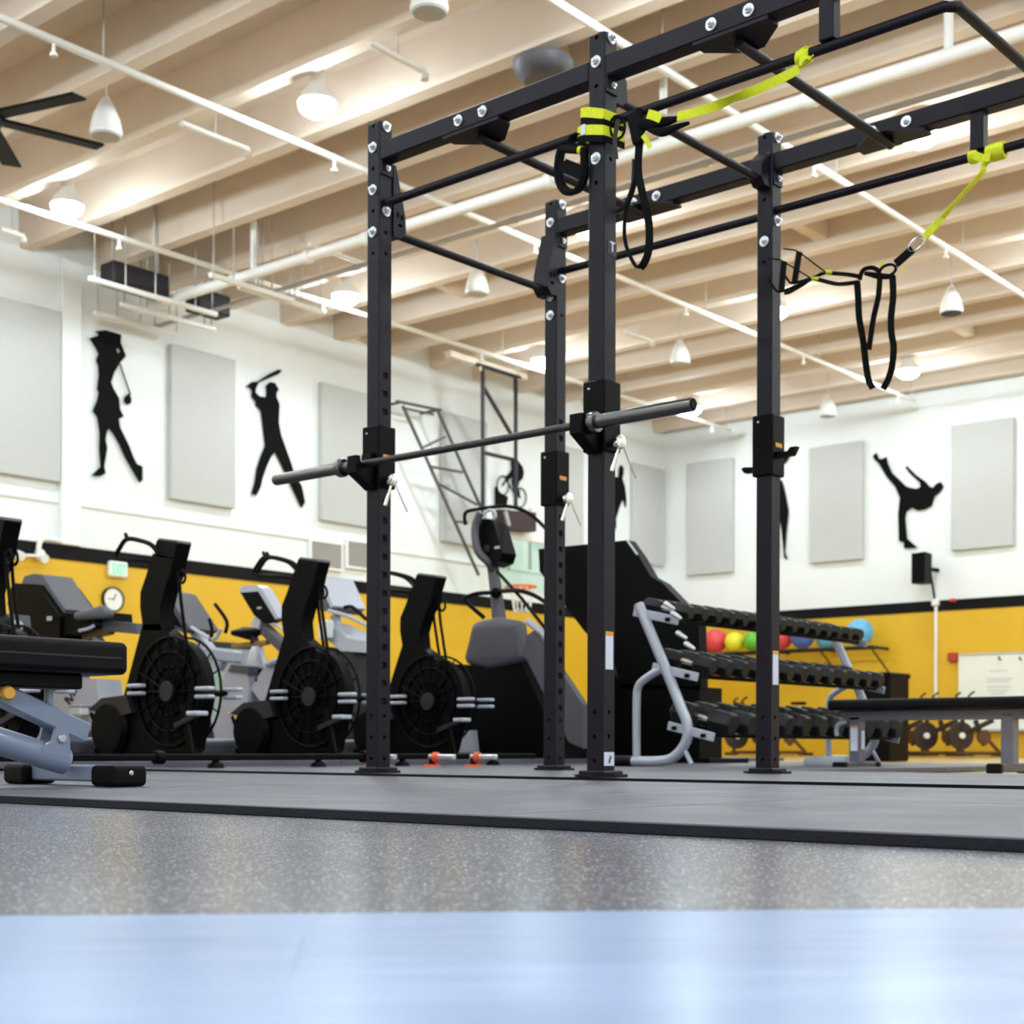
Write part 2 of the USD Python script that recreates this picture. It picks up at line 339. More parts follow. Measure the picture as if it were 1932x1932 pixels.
# near floors
B0, B1 = on_z(0, 1727, 0.0), on_z(1932, 1712, 0.0)
e1 = unit(V(B1[0] - B0[0], B1[1] - B0[1], 0)); e2 = V(e1[1], -e1[0], 0)          # e2 points back past the camera
bm = (B0 + B1) / 2; bm[2] = 0
R0 = np.stack([e1, -e2, V(0, 0, 1)], 1)
far = [bm - e1 * 9, bm + e1 * 5.5]
poly = Polygon([(bm - e1 * 9)[:2], (bm + e1 * 7)[:2], (3.6, 2.6), (3.6, 4.4), (-8.6, 4.4), (-8.6, 0.5)]).convex_hull
sp = trimesh.creation.extrude_polygon(Polygon([tuple((bm - e1 * 6.5)[:2]), tuple((bm + e1 * 5.0)[:2]), (4.2, 2.4), (-8.0, 2.4)]), 0.012, engine='earcut'); sp.apply_translation((0, 0, -0.012))
struct('speckled_floor', sp, 'speckled')
vf = thing('plank_floor', None, None, bm, kind='structure')
PW, PL = 0.15, 1.22
for r in range(14):
    off = (r * 0.43) % PL
    for c in range(-3, 3):
        ctr = bm + e1 * (c * PL + off) + e2 * (PW * (r + 0.5) + 0.002) + V(0, 0, -0.006)
        q = usdkit.mesh(stage, newpath(vf.path, 'plank'), place(cbox((0, 0, 0), (PL, PW, 0.012), 0.0005)), M['plank_pale'], smooth=30)
        d = ctr - vf.loc; q.AddTranslateOp().Set(Gf.Vec3d(*map(float, d))); q.AddRotateZOp().Set(math.degrees(math.atan2(e1[1], e1[0])))

# rubber mats
rf = thing('rubber_mat_floor', None, None, (-3, 4, 0), kind='structure')
ZM, ZR, ZP = 0.02, 0.03, 0.062
def mat(x0, x1, y0, y1, z0, z1, g=0.002):
    s = cbox(((x0 + x1) / 2, (y0 + y1) / 2, (z0 + z1) / 2), (x1 - x0 - 2 * g, y1 - y0 - 2 * g, z1 - z0), 0.0025)
    obj('mat', s, 'mat_top', rf)
YE, YJ, YM, YF = 1.93, 3.10, 4.28, 6.35
for k in range(-4, 3):
    x0 = -1.68 + 1.83 * k
    mat(x0, x0 + 1.83, YE, YJ, 0.0, ZM); mat(x0 - 0.6, x0 + 1.23, YJ, YM, 0.0, ZM)
for k in range(-2, 3):
    x0 = -3.7 + 1.83 * k - 0.05
    mat(x0, x0 + 1.83, YM, YF, 0.0, ZR)
for k in range(2): mat(-7.36, -3.7, YF + 2.1 * k, YF + 2.1 * k + 2.1, 0.0, ZR)
for k in range(4):
    mat(-12.5, -6.35 if k else -6.35, 0.8 + 2.6 * k, 3.4 + 2.6 * k, 0.03, ZP)
obj('mat_front_strip', cbox((-2.5, YM - 0.004, 0.024), (11.0, 0.008, 0.012), 0), 'stripe_black', rf)
obj('mat_edge_strip', cbox((-2.42, YE - 0.001, 0.0095), (12.8, 0.006, 0.017), 0.001), 'mat_edge', rf)
# painted court line
obj('court_line', cbox((-1.0, 8.9, 0.0), (9.0, 0.12, 0.004), 0), 'ball_green', None, kind='structure')

# ================================================================== lamps
lampxy = [(-14.75, -10.55, -6.4, -2.2, 2.0, 6.2), (-3.4, 0.9, 5.25, 9.62, 13.98, 18.3, 22.6)]
lamplabels = {(0, 3): 'glowing high bay lamp near the left edge, above the golfer silhouette', (1, 3): 'glowing high bay lamp above the batter silhouette, hanging on a curved cord',
              (0, 4): 'glowing high bay lamp half hidden left of the front left rack upright', (2, 4): 'glowing high bay lamp behind the right rack beam near its second bracket',
              (1, 5): 'glowing high bay lamp touching the right rear rack upright', (0, 5): 'glowing high bay lamp above the tall basketball support frame',
              (1, 6): 'glowing high bay lamp above the karate silhouette beside the strap loops', (2, 3): 'high bay lamp just above the picture over the front right upright',
              (1, 4): 'high bay lamp hidden behind the two middle rack uprights'}
lamp0 = None
def make_lamp(loc, label, group=None):
    t = thing('high_bay_lamp', label, 'lamp', loc, group)
    x, y, z = loc
    obj('lens', lathe([(0, -0.12), (0.10, -0.115), (0.165, -0.07), (0.18, -0.03), (0.17, 0.0), (0, 0.0)], 20, loc), 'lens', t)
    obj('housing', lathe([(0, 0.0), (0.185, 0.0), (0.19, 0.01), (0.15, 0.09), (0.09, 0.16), (0.075, 0.2), (0.07, 0.32), (0.03, 0.35), (0, 0.35)], 18, loc), 'pipe_white', t)
    obj('cord', tube([(x, y, z + 0.34), (x + 0.06, y + 0.03, z + 0.6), (x, y, ZT)], 0.008, 6, smooth=4), 'conduit_grey', t)
    obj('ceiling_plate', lathe([(0, ZT - 0.04), (0.08, ZT - 0.04), (0.09, ZT), (0, ZT)], 14, (x, y, 0)), 'pipe_white', t)
    return t
for i, x in enumerate(lampxy[0]):
    for j, y in enumerate(lampxy[1]):
        k = round((y - 10.37) / 1.09 - 0.5); yy = 10.37 + 1.09 * k + 0.62
        lab = lamplabels.get((i, j)); grp = None
        if not lab: lab, grp = 'high bay lamp hanging from the ceiling beyond the picture', 'high bay lamps beyond the picture'
        if lamp0 is None: lamp0 = make_lamp((x, y, 6.32), lab, grp)
        else: dup(lamp0, (x, y, 6.32), lab, grp)

# ================================================================== pull-up rack
XA, XC, YF1, YB1 = -4.42, -3.235, 4.385, 5.552
HP, PWD = 2.74, 0.076
rack = thing('pull_up_rack', 'black steel pull-up and squat rack with four square uprights, overhead beams and bars', 'rack', ((XA + XC) / 2, (YF1 + YB1) / 2, ZR))
ZTOP = ZR + HP
RROT = math.radians(-1.1)
UsdGeom.Xformable(rack.prim).AddRotateZOp().Set(math.degrees(RROT))
def RP(x, y):
    dx, dy = x - rack.loc[0], y - rack.loc[1]
    return rack.loc[0] + dx * math.cos(RROT) - dy * math.sin(RROT), rack.loc[1] + dx * math.sin(RROT) + dy * math.cos(RROT)
def bolt(o, axis): return lathe([(0, 0.022), (0.0065, 0.022), (0.0065, 0.015), (0.013, 0.014), (0.013, 0.006), (0.021, 0.006), (0.0225, 0.004), (0.0225, -0.002), (0, -0.002)], 12, o, axis)
def hexbolt(o, axis): return uni(disc(np.asarray(o) + 0.002 * np.asarray(axis), axis, 0.0225, 0.006, 16, 0.001), lathe([(0, 0.0), (0.0125, 0.0), (0.0125, 0.016), (0, 0.016)], 6, o, axis), lathe([(0, 0.0), (0.0065, 0), (0.0065, 0.024), (0, 0.024)], 8, o, axis))
def upright(x, y, slots, front_b, side_b, front_h, side_h):
    h = PWD / 2
    body = uni(cbox((x, y, ZR + HP / 2 - 0.004), (PWD, PWD, HP - 0.008), 0.005), lathe([(0, 0), (h * 0.93, 0), (h * 0.8, 0.008), (0, 0.012)], 24, (x, y, ZTOP - 0.01)))
    cs = [lathe([(0, -0.01), (0.0085, -0.01), (0.0085, 0.01), (0, 0.01)], 12, (x, y - h, z), (0, -1, 0)) for z in front_h]
    cs += [lathe([(0, -0.01), (0.0085, -0.01), (0.0085, 0.01), (0, 0.01)], 12, (x + h, y, z), (1, 0, 0)) for z in side_h]
    cs += [cbox((x + h, y - 0.002, z), (0.02, 0.030, 0.028), 0.003) for z in slots]
    u = obj('upright', cut(body, *cs), 'rack_steel', rack)
    for z in front_b: obj('bolt', hexbolt((x, y - h, z), (0, -1, 0)), 'zinc', u)
    for z in side_b: obj('bolt', hexbolt((x + h, y, z), (1, 0, 0)), 'zinc', u)
    b = uni(prism([(x + 0.095 * math.cos(a) * 1.08, y + 0.095 * math.sin(a) * 1.08) for a in [math.pi / 8 + k * math.pi / 4 for k in range(8)]], 0.010, 'xy', ZR + 0.006), cbox((x, y, ZR + 0.016), (0.12, 0.12, 0.016), 0.007))
    obj('base_plate', b, 'rack_steel', rack)
    return u
top = lambda k: ZTOP - 0.025 - 0.0889 * k
slotz = [0.33 + 0.076 * k for k in range(19)]
low = [ZR + 0.06, ZR + 0.15, ZR + 0.24]
uA = upright(XA, YF1, slotz, [top(1), top(3), top(5)], [top(0), top(2), top(4)], [top(0), top(2), top(4), top(6)] + low, [top(5), top(6)] + low)
uB = upright(XA, YB1, slotz, [top(1), top(5), top(6)], [top(0), top(2), top(4)], [top(0), top(3)] + low, [top(6)] + low)
uC = upright(XC, YF1, [], [top(1), top(5)], [top(0), top(2)], [top(0), top(2), top(6)] + low, [top(5)] + low)
uD = upright(XC, YB1, [], [top(1), top(5)], [top(0), top(2), top(4)], [top(0), top(3), top(6)] + low, low)
XEND = -1.35
ZBM = 2.633
for y in (YF1, YB1):
    h = PWD / 2
    for x0, x1 in ((XA + h, XC - h), (XC + h, XEND)):
        b = obj('beam', cbox(((x0 + x1) / 2, y, ZBM), (x1 - x0, PWD * 0.96, PWD), 0.005), 'rack_steel', rack)
        xs = (-3.93, -3.80) if x0 < -4 else (-2.735, -2.585)
        for x in xs: obj('bolt', hexbolt((x, y - PWD * 0.48, ZBM), (0, -1, 0)), 'zinc', b)
        obj('beam_end_plate', cbox((x0 + 0.004, y, ZBM - 0.03), (0.008, PWD * 0.9, 0.13), 0.002), 'rack_steel', b)
    # pull-up bar under the beam with its bent end
    obj('pull_up_bar', tube([(XA + h, y, 2.425), (XC - h, y, 2.425)], 0.0175, 14), 'rack_steel', rack)
    obj('hanger', cbox((-2.30, y, 2.53), (0.055, 0.05, 0.16), 0.004), 'rack_steel', rack)
obj('pull_up_frame', tube([(XC + h, YF1, 2.435), (-1.90, YF1, 2.435), (-1.87, YF1 + 0.03, 2.435), (-1.87, YB1 - 0.03, 2.435), (-1.90, YB1, 2.435), (XC + h, YB1, 2.435)], 0.0175, 14), 'rack_steel', rack)
for y in (YF1, YB1):
    obj('upright', cbox((XEND + PWD / 2, y, ZR + HP / 2), (PWD, PWD, HP), 0.005), 'rack_steel', rack)
    obj('base_plate', cbox((XEND + PWD / 2, y, ZR + 0.006), (0.19, 0.19, 0.012), 0.004), 'rack_steel', rack)
for xg in (-3.865, -2.66):     # monkey bars on bolted trapezoid plates
    obj('monkey_bar', tube([(xg, YF1 + 0.02, 2.565), (xg, YB1 - 0.02, 2.565)], 0.019, 14), 'rack_steel', rack)
    for y, s in ((YF1, 1), (YB1, -1)):
        obj('gusset_plate', prism([(xg - 0.15, y - s * 0.04), (xg + 0.15, y - s * 0.04), (xg + 0.15, y + s * 0.03), (xg + 0.035, y + s * 0.13), (xg - 0.035, y + s * 0.13), (xg - 0.15, y + s * 0.03)], 0.012, 'xy', 2.587), 'rack_steel', rack)
# cross bars between front and rear uprights, on slotted bracket plates
for x, z in ((XA, 2.325), (XC, 2.555)):
    obj('cross_bar', tube([(x, YF1 + 0.03, z), (x, YB1 - 0.03, z)], 0.0175, 14), 'rack_steel', rack)
    for y, s in ((YF1 + PWD / 2, 1), (YB1 - PWD / 2, -1)):
        P = [(y, z - 0.03), (y + s * 0.045, z - 0.03), (y + s * 0.075, z + 0.0), (y + s * 0.07, z + 0.07), (y + s * 0.015, z + 0.27), (y, z + 0.27)]
        if z > 2.5: P = [(a, min(b, z + 0.12)) for a, b in P]
        ell = lambda cy, cz, a, b: [(cy + a * math.cos(q * math.pi / 5), cz + b * math.sin(q * math.pi / 5)) for q in range(10)]
        H = [ell(y + s * 0.026, z + 0.065, 0.007, 0.014), ell(y + s * 0.05, z + 0.06, 0.007, 0.014), ell(y + s * 0.04, z + 0.024, 0.016, 0.007)]
        obj('bracket_plate', prism(P, 0.09 if z < 2.5 else 0.06, 'yz', x, H if z < 2.5 else ()), 'rack_steel', rack)
# barbell hooks: square collars that slide on the uprights
def collar(x, y, z0, z1, hook, pin=True):
    h = PWD / 2 + 0.013
    c = cut(cbox((x, y, (z0 + z1) / 2), (2 * h, 2 * h, z1 - z0), 0.005), cbox((x, y, (z0 + z1) / 2), (PWD + 0.002, PWD + 0.002, 1), 0))
    t = obj('hook_collar', c, 'black_plastic', rack)
    if hook:
        yb, zb = 4.28, 1.315
        yf = y - h
        J = [(yf, zb - 0.10), (yf, zb + 0.055), (yf - 0.022, zb + 0.05), (yf - 0.03, zb - 0.012), (yb - 0.02, zb - 0.016), (yb - 0.028, zb + 0.03), (yb - 0.05, zb + 0.03), (yb - 0.05, zb - 0.04)]
        obj('hook', prism(J, 0.055, 'yz', x + (0.0)), 'black_plastic', t)
    obj('warning_strip', cbox((x + h + 0.0008, y, z0 + 0.13), (0.0016, 0.05, 0.018), 0), 'label_orange', t)
    obj('rivet', ball((x - 0.02, y - h, z1 - 0.03), 0.006, 1), 'zinc', t)
    if not pin: return t
    pz = z0 + 0.03
    obj('pull_pin', lathe([(0, -0.01), (0.012, -0.01), (0.012, 0.012), (0.024, 0.014), (0.029, 0.03), (0.024, 0.046), (0.01, 0.05), (0, 0.05)], 16, (x + h, y + 0.0, pz), (1, -0.15, 0)), 'chrome', t)
    obj('pin_lanyard', tube([(x + h + 0.05, y, pz - 0.02), (x + h + 0.06, y + 0.02, pz - 0.07), (x + h + 0.07, y + 0.05, pz - 0.13)], 0.003, 6, smooth=4), 'conduit_grey', t)
    obj('pin_lever', hull([((x + h + 0.035, y - 0.015, pz - 0.03), 0.006), ((x + h + 0.02, y - 0.03, pz - 0.105), 0.009)]), 'chrome', t)
    return t
collar(XA, YF1, 1.225, 1.485, True); collar(XC, YF1, 1.225, 1.485, True)
collar(XA, YB1, 1.30, 1.56, False); collar(XC, YB1, 1.30, 1.56, False, False)
# a spotter hook on the right rear collar
obj('spotter_hook', prism([(XC + 0.05, 1.375), (XC + 0.13, 1.375), (XC + 0.15, 1.41), (XC + 0.12, 1.41), (XC + 0.105, 1.395), (XC + 0.05, 1.40)], 0.03, 'xz', YB1 - 0.01), 'black_plastic', rack)
obj('spotter_pin', prism([(XC - 0.05, 1.325), (XC - 0.10, 1.325), (XC - 0.115, 1.345), (XC - 0.10, 1.35), (XC - 0.05, 1.345)], 0.03, 'xz', YB1 - 0.02), 'black_plastic', rack)
# stickers
for x, y, a, b, c in ((XC, YF1, (1142, 1190), (1142, 1262), uC), (XC, YB1, (1458, 1228), (1458, 1292), uD)):
    xf = x + PWD / 2
    z1, z0 = on_x(*a, xf)[2], on_x(*b, xf)[2]
    obj('warning_label', cbox((xf + 0.0007, y, (z0 + z1) / 2), (0.0014, 0.045, z1 - z0), 0), 'label_white', c)
    obj('label_header', cbox((xf + 0.0012, y, z1 - 0.008), (0.0014, 0.045, 0.016), 0), 'label_orange', c)
xf = XC + PWD / 2; z = on_x(1142, 1432, xf)[2]
obj('white_sticker', cbox((xf + 0.0008, YF1, z), (0.0016, 0.06, 0.05), 0), 'label_white', uC)
obj('sticker_figure', cbox((xf + 0.0012, YF1 + 0.004, z - 0.002), (0.0016, 0.012, 0.03), 0, frame((0.0, 0.4, 1))), 'ink_grey', uC)
z = on_x(1148, 458, xf)[2]
obj('maker_plate', cbox((xf + 0.0008, YF1 + 0.008, z - 0.01), (0.0016, 0.055, 0.05), 0), 'dark_grey', uC)
tm = meshkit.text_mesh('T', 0.034, 0.001, True); tm = place(tm, np.array([[0, 0, 1.], [1, 0, 0], [0, 1, 0]]), (xf + 0.0014, YF1 - 0.006, z - 0.02))
obj('plate_letter', tm, 'label_white', uC)

# barbell
bx, by, bz = (XA + XC) / 2 - 0.035, 4.28, 1.315
bxr, byr = RP(bx, by)
bb = thing('barbell', 'unloaded steel barbell lying across the two front hooks of the rack', 'barbell', (bxr, byr, bz - 0.025))
UsdGeom.Xformable(bb.prim).AddRotateZOp().Set(math.degrees(RROT)); bx, by = bxr, byr
AXX = (1, 0, 0)
obj('shaft', lathe([(0, -0.66), (0.0145, -0.66), (0.0145, 0.66), (0, 0.66)], 16, (bx, by, bz), AXX), 'bar_steel', bb)
for s in (-1, 1):
    a = (s, 0, 0)
    sl = obj('sleeve', lathe([(0, 0.655), (0.025, 0.655), (0.025, 1.10), (0.0235, 1.104), (0, 1.104)], 20, (bx, by, bz), a), 'sleeve_steel', bb)
    obj('sleeve_collar', lathe([(0, 0.62), (0.022, 0.62), (0.022, 0.655), (0.037, 0.657), (0.039, 0.665), (0.039, 0.685), (0.036, 0.69), (0, 0.69)], 20, (bx, by, bz), a), 'sleeve_steel', sl)
    obj('end_cap', disc((bx + s * 1.105, by, bz), AXX, 0.021, 0.006), 'black_plastic', sl)

# ================================================================== suspension trainers
def loopstrap(t, pts, w=0.022, side=(0.7, 0.6, 0), name='strap_loop'): return obj(name, ribbon(pts, w, 0.003, side, 5), 'black_webbing', t)
Y1 = YF1 - 0.02
XC0, YC0 = XC, YF1
XC, YF1 = RP(XC, YF1)
g1 = lambda a, b, dy=0.0: on_y(a, b, Y1 + dy)
t1 = thing('suspension_trainer', 'yellow and black suspension strap tied from the front pull-up bar to the front right upright', 'suspension trainer', g1(1280, 215), 'suspension trainers on the rack')
p = g1(1515, 108)
obj('anchor_wrap', sweep(spline([(p[0] + 0.035 * (k / 9 - 0.4), Y1 + 0.026 * math.sin(k * 1.4), p[2] + 0.026 * math.cos(k * 1.4)) for k in range(10)], 3), lambda i: np.array([[-.016, -.002], [.016, -.002], [.016, .002], [-.016, .002]]), False, V(1, 0, 0.3)), 'yellow_webbing', t1)
obj('anchor_tail', ribbon([g1(1518, 100, -0.03), g1(1513, 122, -0.03), g1(1524, 112, -0.035), g1(1535, 104, -0.03)], 0.022, 0.003, (1, 0.2, 0.5), 4), 'yellow_webbing', t1)
obj('anchor_strap', ribbon([g1(1508, 130, -0.02), g1(1465, 152, -0.03), g1(1420, 172, -0.03), g1(1380, 187, -0.03), g1(1352, 199, -0.03), g1(1318, 210, -0.03), g1(1278, 220, -0.03)], 0.032, 0.003, np.array([(0.3, 0, 1), (0.2, -0.3, 1), (0.1, -0.4, 0.8), (0, -0.9, 0.3), (0, -0.5, 0.8), (0, -0.2, 1), (0, 0, 1)], float), 4), 'yellow_webbing', t1)
obj('strap_end', ribbon([g1(1222, 215, -0.03), g1(1234, 218, -0.03), g1(1247, 224, -0.03)], 0.032, 0.003, (0.2, 0, 1), 3), 'yellow_webbing', t1)
obj('strap_tip', ribbon([g1(1213, 255, -0.02), g1(1222, 268, -0.02), g1(1226, 278, -0.02)], 0.018, 0.003, (1, 0, 0.3), 3), 'yellow_webbing', t1)
obj('buckle_strap', tube([g1(1285, 222, -0.01), g1(1262, 228, -0.01), g1(1235, 233, -0.01), g1(1212, 236, -0.01)], [0.006, 0.016, 0.02, 0.024], 8, smooth=4), 'black_webbing', t1)
obj('junction', hull([(g1(1205, 210, -0.01), 0.014), (g1(1188, 222, -0.01), 0.010), (g1(1212, 262, -0.01), 0.012), (g1(1200, 268, -0.01), 0.014)]), 'black_webbing', t1)
obj('ring', tube([g1(1165 + 14 * math.cos(q), 240 + 22 * math.sin(q), -0.02) for q in np.linspace(0, 2 * math.pi, 14)[:-1]], 0.005, 6, closed=True), 'black_webbing', t1)
obj('carabiner_strap', tube([g1(1225, 242, -0.01), g1(1250, 250, -0.01), g1(1275, 240, -0.01), g1(1300, 232, -0.01)], [0.012, 0.016, 0.012, 0.006], 8, smooth=4), 'black_webbing', t1)
for z, dz in ((on_y(1128, 214, Y1 - 0.05)[2], 0.02), (on_y(1120, 248, Y1 - 0.05)[2], 0.015)):
    h = PWD / 2 + 0.006
    ex = 0.014 if dz == 0.02 else 0.03
    pts = [(XC - h - ex, Y1 + h, z + dz), (XC - h - ex, Y1 - h, z + dz), (XC - h + 0.012, Y1 - h - 0.008, z + dz * 0.9), (XC + h - 0.01, Y1 - h - 0.006, z - dz * 0.2), (XC + h + 0.006, Y1 - h + 0.01, z - dz * 0.4), (XC + h + 0.03, Y1 + h, z - dz * 0.8)]
    obj('post_wrap', ribbon(pts, 0.036, 0.004, (0, 0, 1), 4), 'yellow_webbing', t1)
    obj('wrap_lining', ribbon([V(*q) + V(0, 0, -0.028) for q in pts], 0.03, 0.003, (0, 0, 1), 4), 'black_webbing', t1)
zz = on_y(1098, 246, Y1 - 0.05)[2]
obj('size_tag', cbox((XC - h + 0.004, Y1 - h - 0.012, zz - 0.002), (0.018, 0.004, 0.038), 0.001), 'label_white', t1)
# the handles tucked left of the post
for dx, dy in ((0.0, -0.02), (0.02, 0.05)):
    c = lambda a, b: on_y(a, b, Y1 - 0.03 + dy) + V(dx, 0, 0)
    obj('handle_loop', tube([c(1056, 282), c(1050, 330), c(1060, 358), c(1078, 364), c(1092, 352), c(1099, 325), c(1098, 282), c(1078, 278)], 0.011, 8, closed=True, smooth=3), 'black_webbing', t1)
    obj('grip', tube([c(1058, 281), c(1097, 284)], 0.014, 10), 'black_rubber', t1)
    obj('cradle', ribbon([c(1056, 312), c(1076, 320), c(1098, 330)], 0.04, 0.004, (0, 0, 1), 4), 'black_webbing', t1)
    obj('grip_ring', tube([c(1093, 283.5), c(1098, 284)], 0.016, 10), 'yellow_webbing' if dx == 0 else 'amber_plastic', t1)
obj('handle_hanger', ribbon([g1(1078, 278, -0.03), g1(1080, 262, -0.04), g1(1092, 252, -0.06)], 0.03, 0.004, (1, 0, 0), 3), 'black_webbing', t1)
loopstrap(t1, [g1(1207, 262), g1(1204, 320, -0.02), g1(1212, 365, -0.02), g1(1224, 420), g1(1224, 470), g1(1216, 495), g1(1208, 506)], 0.028)
loopstrap(t1, [g1(1208, 506), g1(1198, 500), g1(1184, 472), g1(1178, 440), g1(1181, 400), g1(1190, 370), g1(1200, 330), g1(1203, 262)], 0.014)
obj('grey_tail', ribbon([g1(1166, 225, -0.05), g1(1160, 265, -0.05), g1(1163, 300, -0.05)], 0.016, 0.003, (0.8, 0.5, 0), 4), 'dark_grey', t1)
obj('grey_strap', ribbon([g1(1198, 300, 0.03), g1(1197, 330, 0.04), g1(1194, 355, 0.04), g1(1180, 388, 0.05), g1(1158, 402, 0.05)], 0.022, 0.003, (0.5, 0.8, 0), 4), 'dark_grey', t1)

XC, YF1 = XC0, YC0
Y2 = YB1 - 0.03
g2 = lambda a, b, dy=0.0: on_y(a, b, Y2 + dy)
t2 = thing('suspension_trainer', 'yellow and black suspension strap hanging from the rear pull-up bar to the right rear upright', 'suspension trainer', g2(1740, 460), 'suspension trainers on the rack')
def wrapcoil(t, c, n, r, w): return obj('anchor_wrap', lathe([(0.018, -w / 2), (r, -w / 2), (r + 0.003, 0), (r, w / 2), (0.018, w / 2), (0.018, -w / 2)], 14, c, (1, 0, 0)), 'yellow_webbing', t)
wrapcoil(t2, (on_y(1880, 278, Y2)[0], Y2, 2.43), 2, 0.032, 0.07); wrapcoil(t2, (on_y(1838, 290, Y2)[0], Y2, 2.435), 2, 0.026, 0.035)
obj('anchor_knot', ribbon([g2(1838, 292, -0.03), g2(1852, 298, -0.035), g2(1868, 297, -0.035)], 0.03, 0.004, (0, 0, 1), 3), 'yellow_webbing', t2)
obj('anchor_strap', ribbon([g2(1864, 298, -0.03), g2(1856, 312, -0.03), g2(1853, 325, -0.03), g2(1830, 352, -0.03), g2(1800, 385, -0.03), g2(1770, 420, -0.03), g2(1740, 452, -0.03)], 0.032, 0.003, np.array([(1, 0, 0), (0.2, 1, 0), (0.4, 0.8, 0.3), (0.6, 0.5, 0.5), (0.8, 0.2, 0.7), (0.8, 0, 0.7), (0.8, 0, 0.7)], float), 4), 'yellow_webbing', t2)
ov = lambda cx, cy, a, b, ang: [g2(cx + a * math.cos(q) * math.cos(ang) - b * math.sin(q) * math.sin(ang), cy + a * math.cos(q) * math.sin(ang) + b * math.sin(q) * math.cos(ang), -0.03) for q in np.linspace(0, 2 * math.pi, 16)[:-1]]
obj('carabiner', tube(ov(1730, 460, 19, 9, -0.75), 0.0045, 6, closed=True), 'zinc', t2)
obj('carabiner_strap', ribbon([g2(1722, 470, -0.03), g2(1705, 485, -0.03), g2(1690, 498, -0.03)], 0.034, 0.008, (0.7, 0, 0.8), 3), 'black_webbing', t2)
obj('ring', tube(ov(1675, 510, 16, 10, -0.4), 0.006, 6, closed=True), 'black_webbing', t2)
obj('junction', hull([(g2(1634, 516, -0.03), 0.009), (g2(1686, 522, -0.03), 0.009), (g2(1660, 524, -0.03), 0.008)]), 'black_webbing', t2)
obj('adjuster', tube([g2(1622, 528, -0.03), g2(1628, 510, -0.03), g2(1645, 505, -0.03), g2(1660, 512, -0.03)], 0.009, 8, smooth=4), 'black_webbing', t2)
for a, b in ((1661, 498), (1703, 510)): obj('strap_tag', ribbon([g2(a, b, -0.03), g2(a + 6, b + 2, -0.03)], 0.014, 0.003, (0, 0, 1), 2), 'yellow_webbing', t2)
for k, (pts, mk) in enumerate((([(1622, 522), (1600, 518), (1575, 516), (1557, 514), (1540, 522)], (1562, 514)), ([(1620, 532), (1582, 536), (1550, 529), (1532, 526), (1515, 537), (1490, 551), (1480, 552)], (1537, 526)))):
    obj('arm_strap', ribbon([g2(a, b, -0.03 - 0.02 * k) for a, b in pts], 0.017, 0.003, np.array([(0.2, -0.6, 0.9)] + [(0.1, 0.3, 1)] * (len(pts) - 1), float), 4), 'black_webbing', t2)
    obj('strap_marker', tube([g2(mk[0] - 8, mk[1], -0.03 - 0.02 * k), g2(mk[0] + 8, mk[1], -0.03 - 0.02 * k)], 0.009, 8), 'yellow_webbing', t2)
for k, (a0, b0, a1, b1, cx, cy) in enumerate(((1508, 476, 1499, 534, 1557, 513), (1479, 494, 1474, 550, 1530, 525))):
    dy = -0.05 - 0.03 * k
    obj('grip', tube([g2(a0, b0, dy), g2(a1, b1, dy)], 0.0135, 12), 'black_rubber', t2)
    obj('handle_strap', tube([g2(cx, cy, dy), g2(a0, b0, dy), g2(a0 - 8, b0 - 4, dy), g2(a0 - 30, b0 - 7, dy)], 0.0035, 6), 'black_webbing', t2)
    obj('handle_return', tube([g2(cx, cy + 2, dy), g2(a1, b1, dy), g2(a1 - 14, b1 - 8, dy), g2(a1 - 24, b1 - 26, dy)], 0.0055, 6, smooth=3), 'black_webbing', t2)
for pts, w in (([(1617, 530), (1619, 560), (1621, 600), (1628, 640), (1634, 690), (1639, 718), (1647, 733)], 0.026), ([(1660, 525), (1657, 560), (1648, 600), (1642, 640), (1639, 660)], 0.022), ([(1684, 524), (1685, 560), (1681, 600), (1682, 630), (1686, 655), (1683, 690), (1676, 715), (1666, 734)], 0.026)):
    loopstrap(t2, [g2(a, b, -0.04) for a, b in pts], w, (0.8, 0.55, 0))

# ================================================================== fan machines in a row
YK = 5.28
gk = lambda a, b, dy=0.0: on_y(a, b, YK + dy)
def thin(P, k, c=None):
    c = (min(p[0] for p in P) + max(p[0] for p in P)) / 2 if c is None else c
    return [(c + (a - c) * k, b) for a, b in P]
fm = thing('fan_bike', 'black fan cardio machine nearest the grey incline bench, in front of the exit sign', 'exercise machine', (gk(310, 1430)[0], YK, ZP))
fc = gk(336, 1296); fc[2] = 0.455
obj('fan_drum', lathe([(0, -0.055), (0.27, -0.055), (0.30, -0.03), (0.30, 0.03), (0.27, 0.055), (0, 0.055)], 36, fc, (0, 1, 0)), 'black_plastic', fm)
for s in (-1, 1):
    for r in (0.315, 0.23, 0.14):
        obj('cage_ring', tube([(fc[0] + r * math.cos(q), fc[1] + s * 0.06, fc[2] + r * math.sin(q)) for q in np.linspace(0, 2 * math.pi, 33)[:-1]], 0.008, 6, closed=True), 'black_plastic', fm)
    for k in range(16):
        q = k * math.pi / 8
        obj('cage_spoke', tube([(fc[0] + 0.05 * math.cos(q), fc[1] + s * 0.075, fc[2] + 0.05 * math.sin(q)), (fc[0] + 0.316 * math.cos(q), fc[1] + s * 0.06, fc[2] + 0.316 * math.sin(q))], 0.005, 5), 'black_plastic', fm)
    obj('hub', disc((fc[0], fc[1] + s * 0.075, fc[2]), (0, 1, 0), 0.06, 0.03, 18), 'dark_grey', fm)
obj('shroud', prism(ypoly([(266, 1240), (282, 1180), (312, 1178), (345, 1210), (390, 1330), (372, 1418), (240, 1420), (215, 1380), (245, 1320)], YK), 0.10, 'xz', YK), 'black_plastic', fm)
rc = gk(226, 1376); 
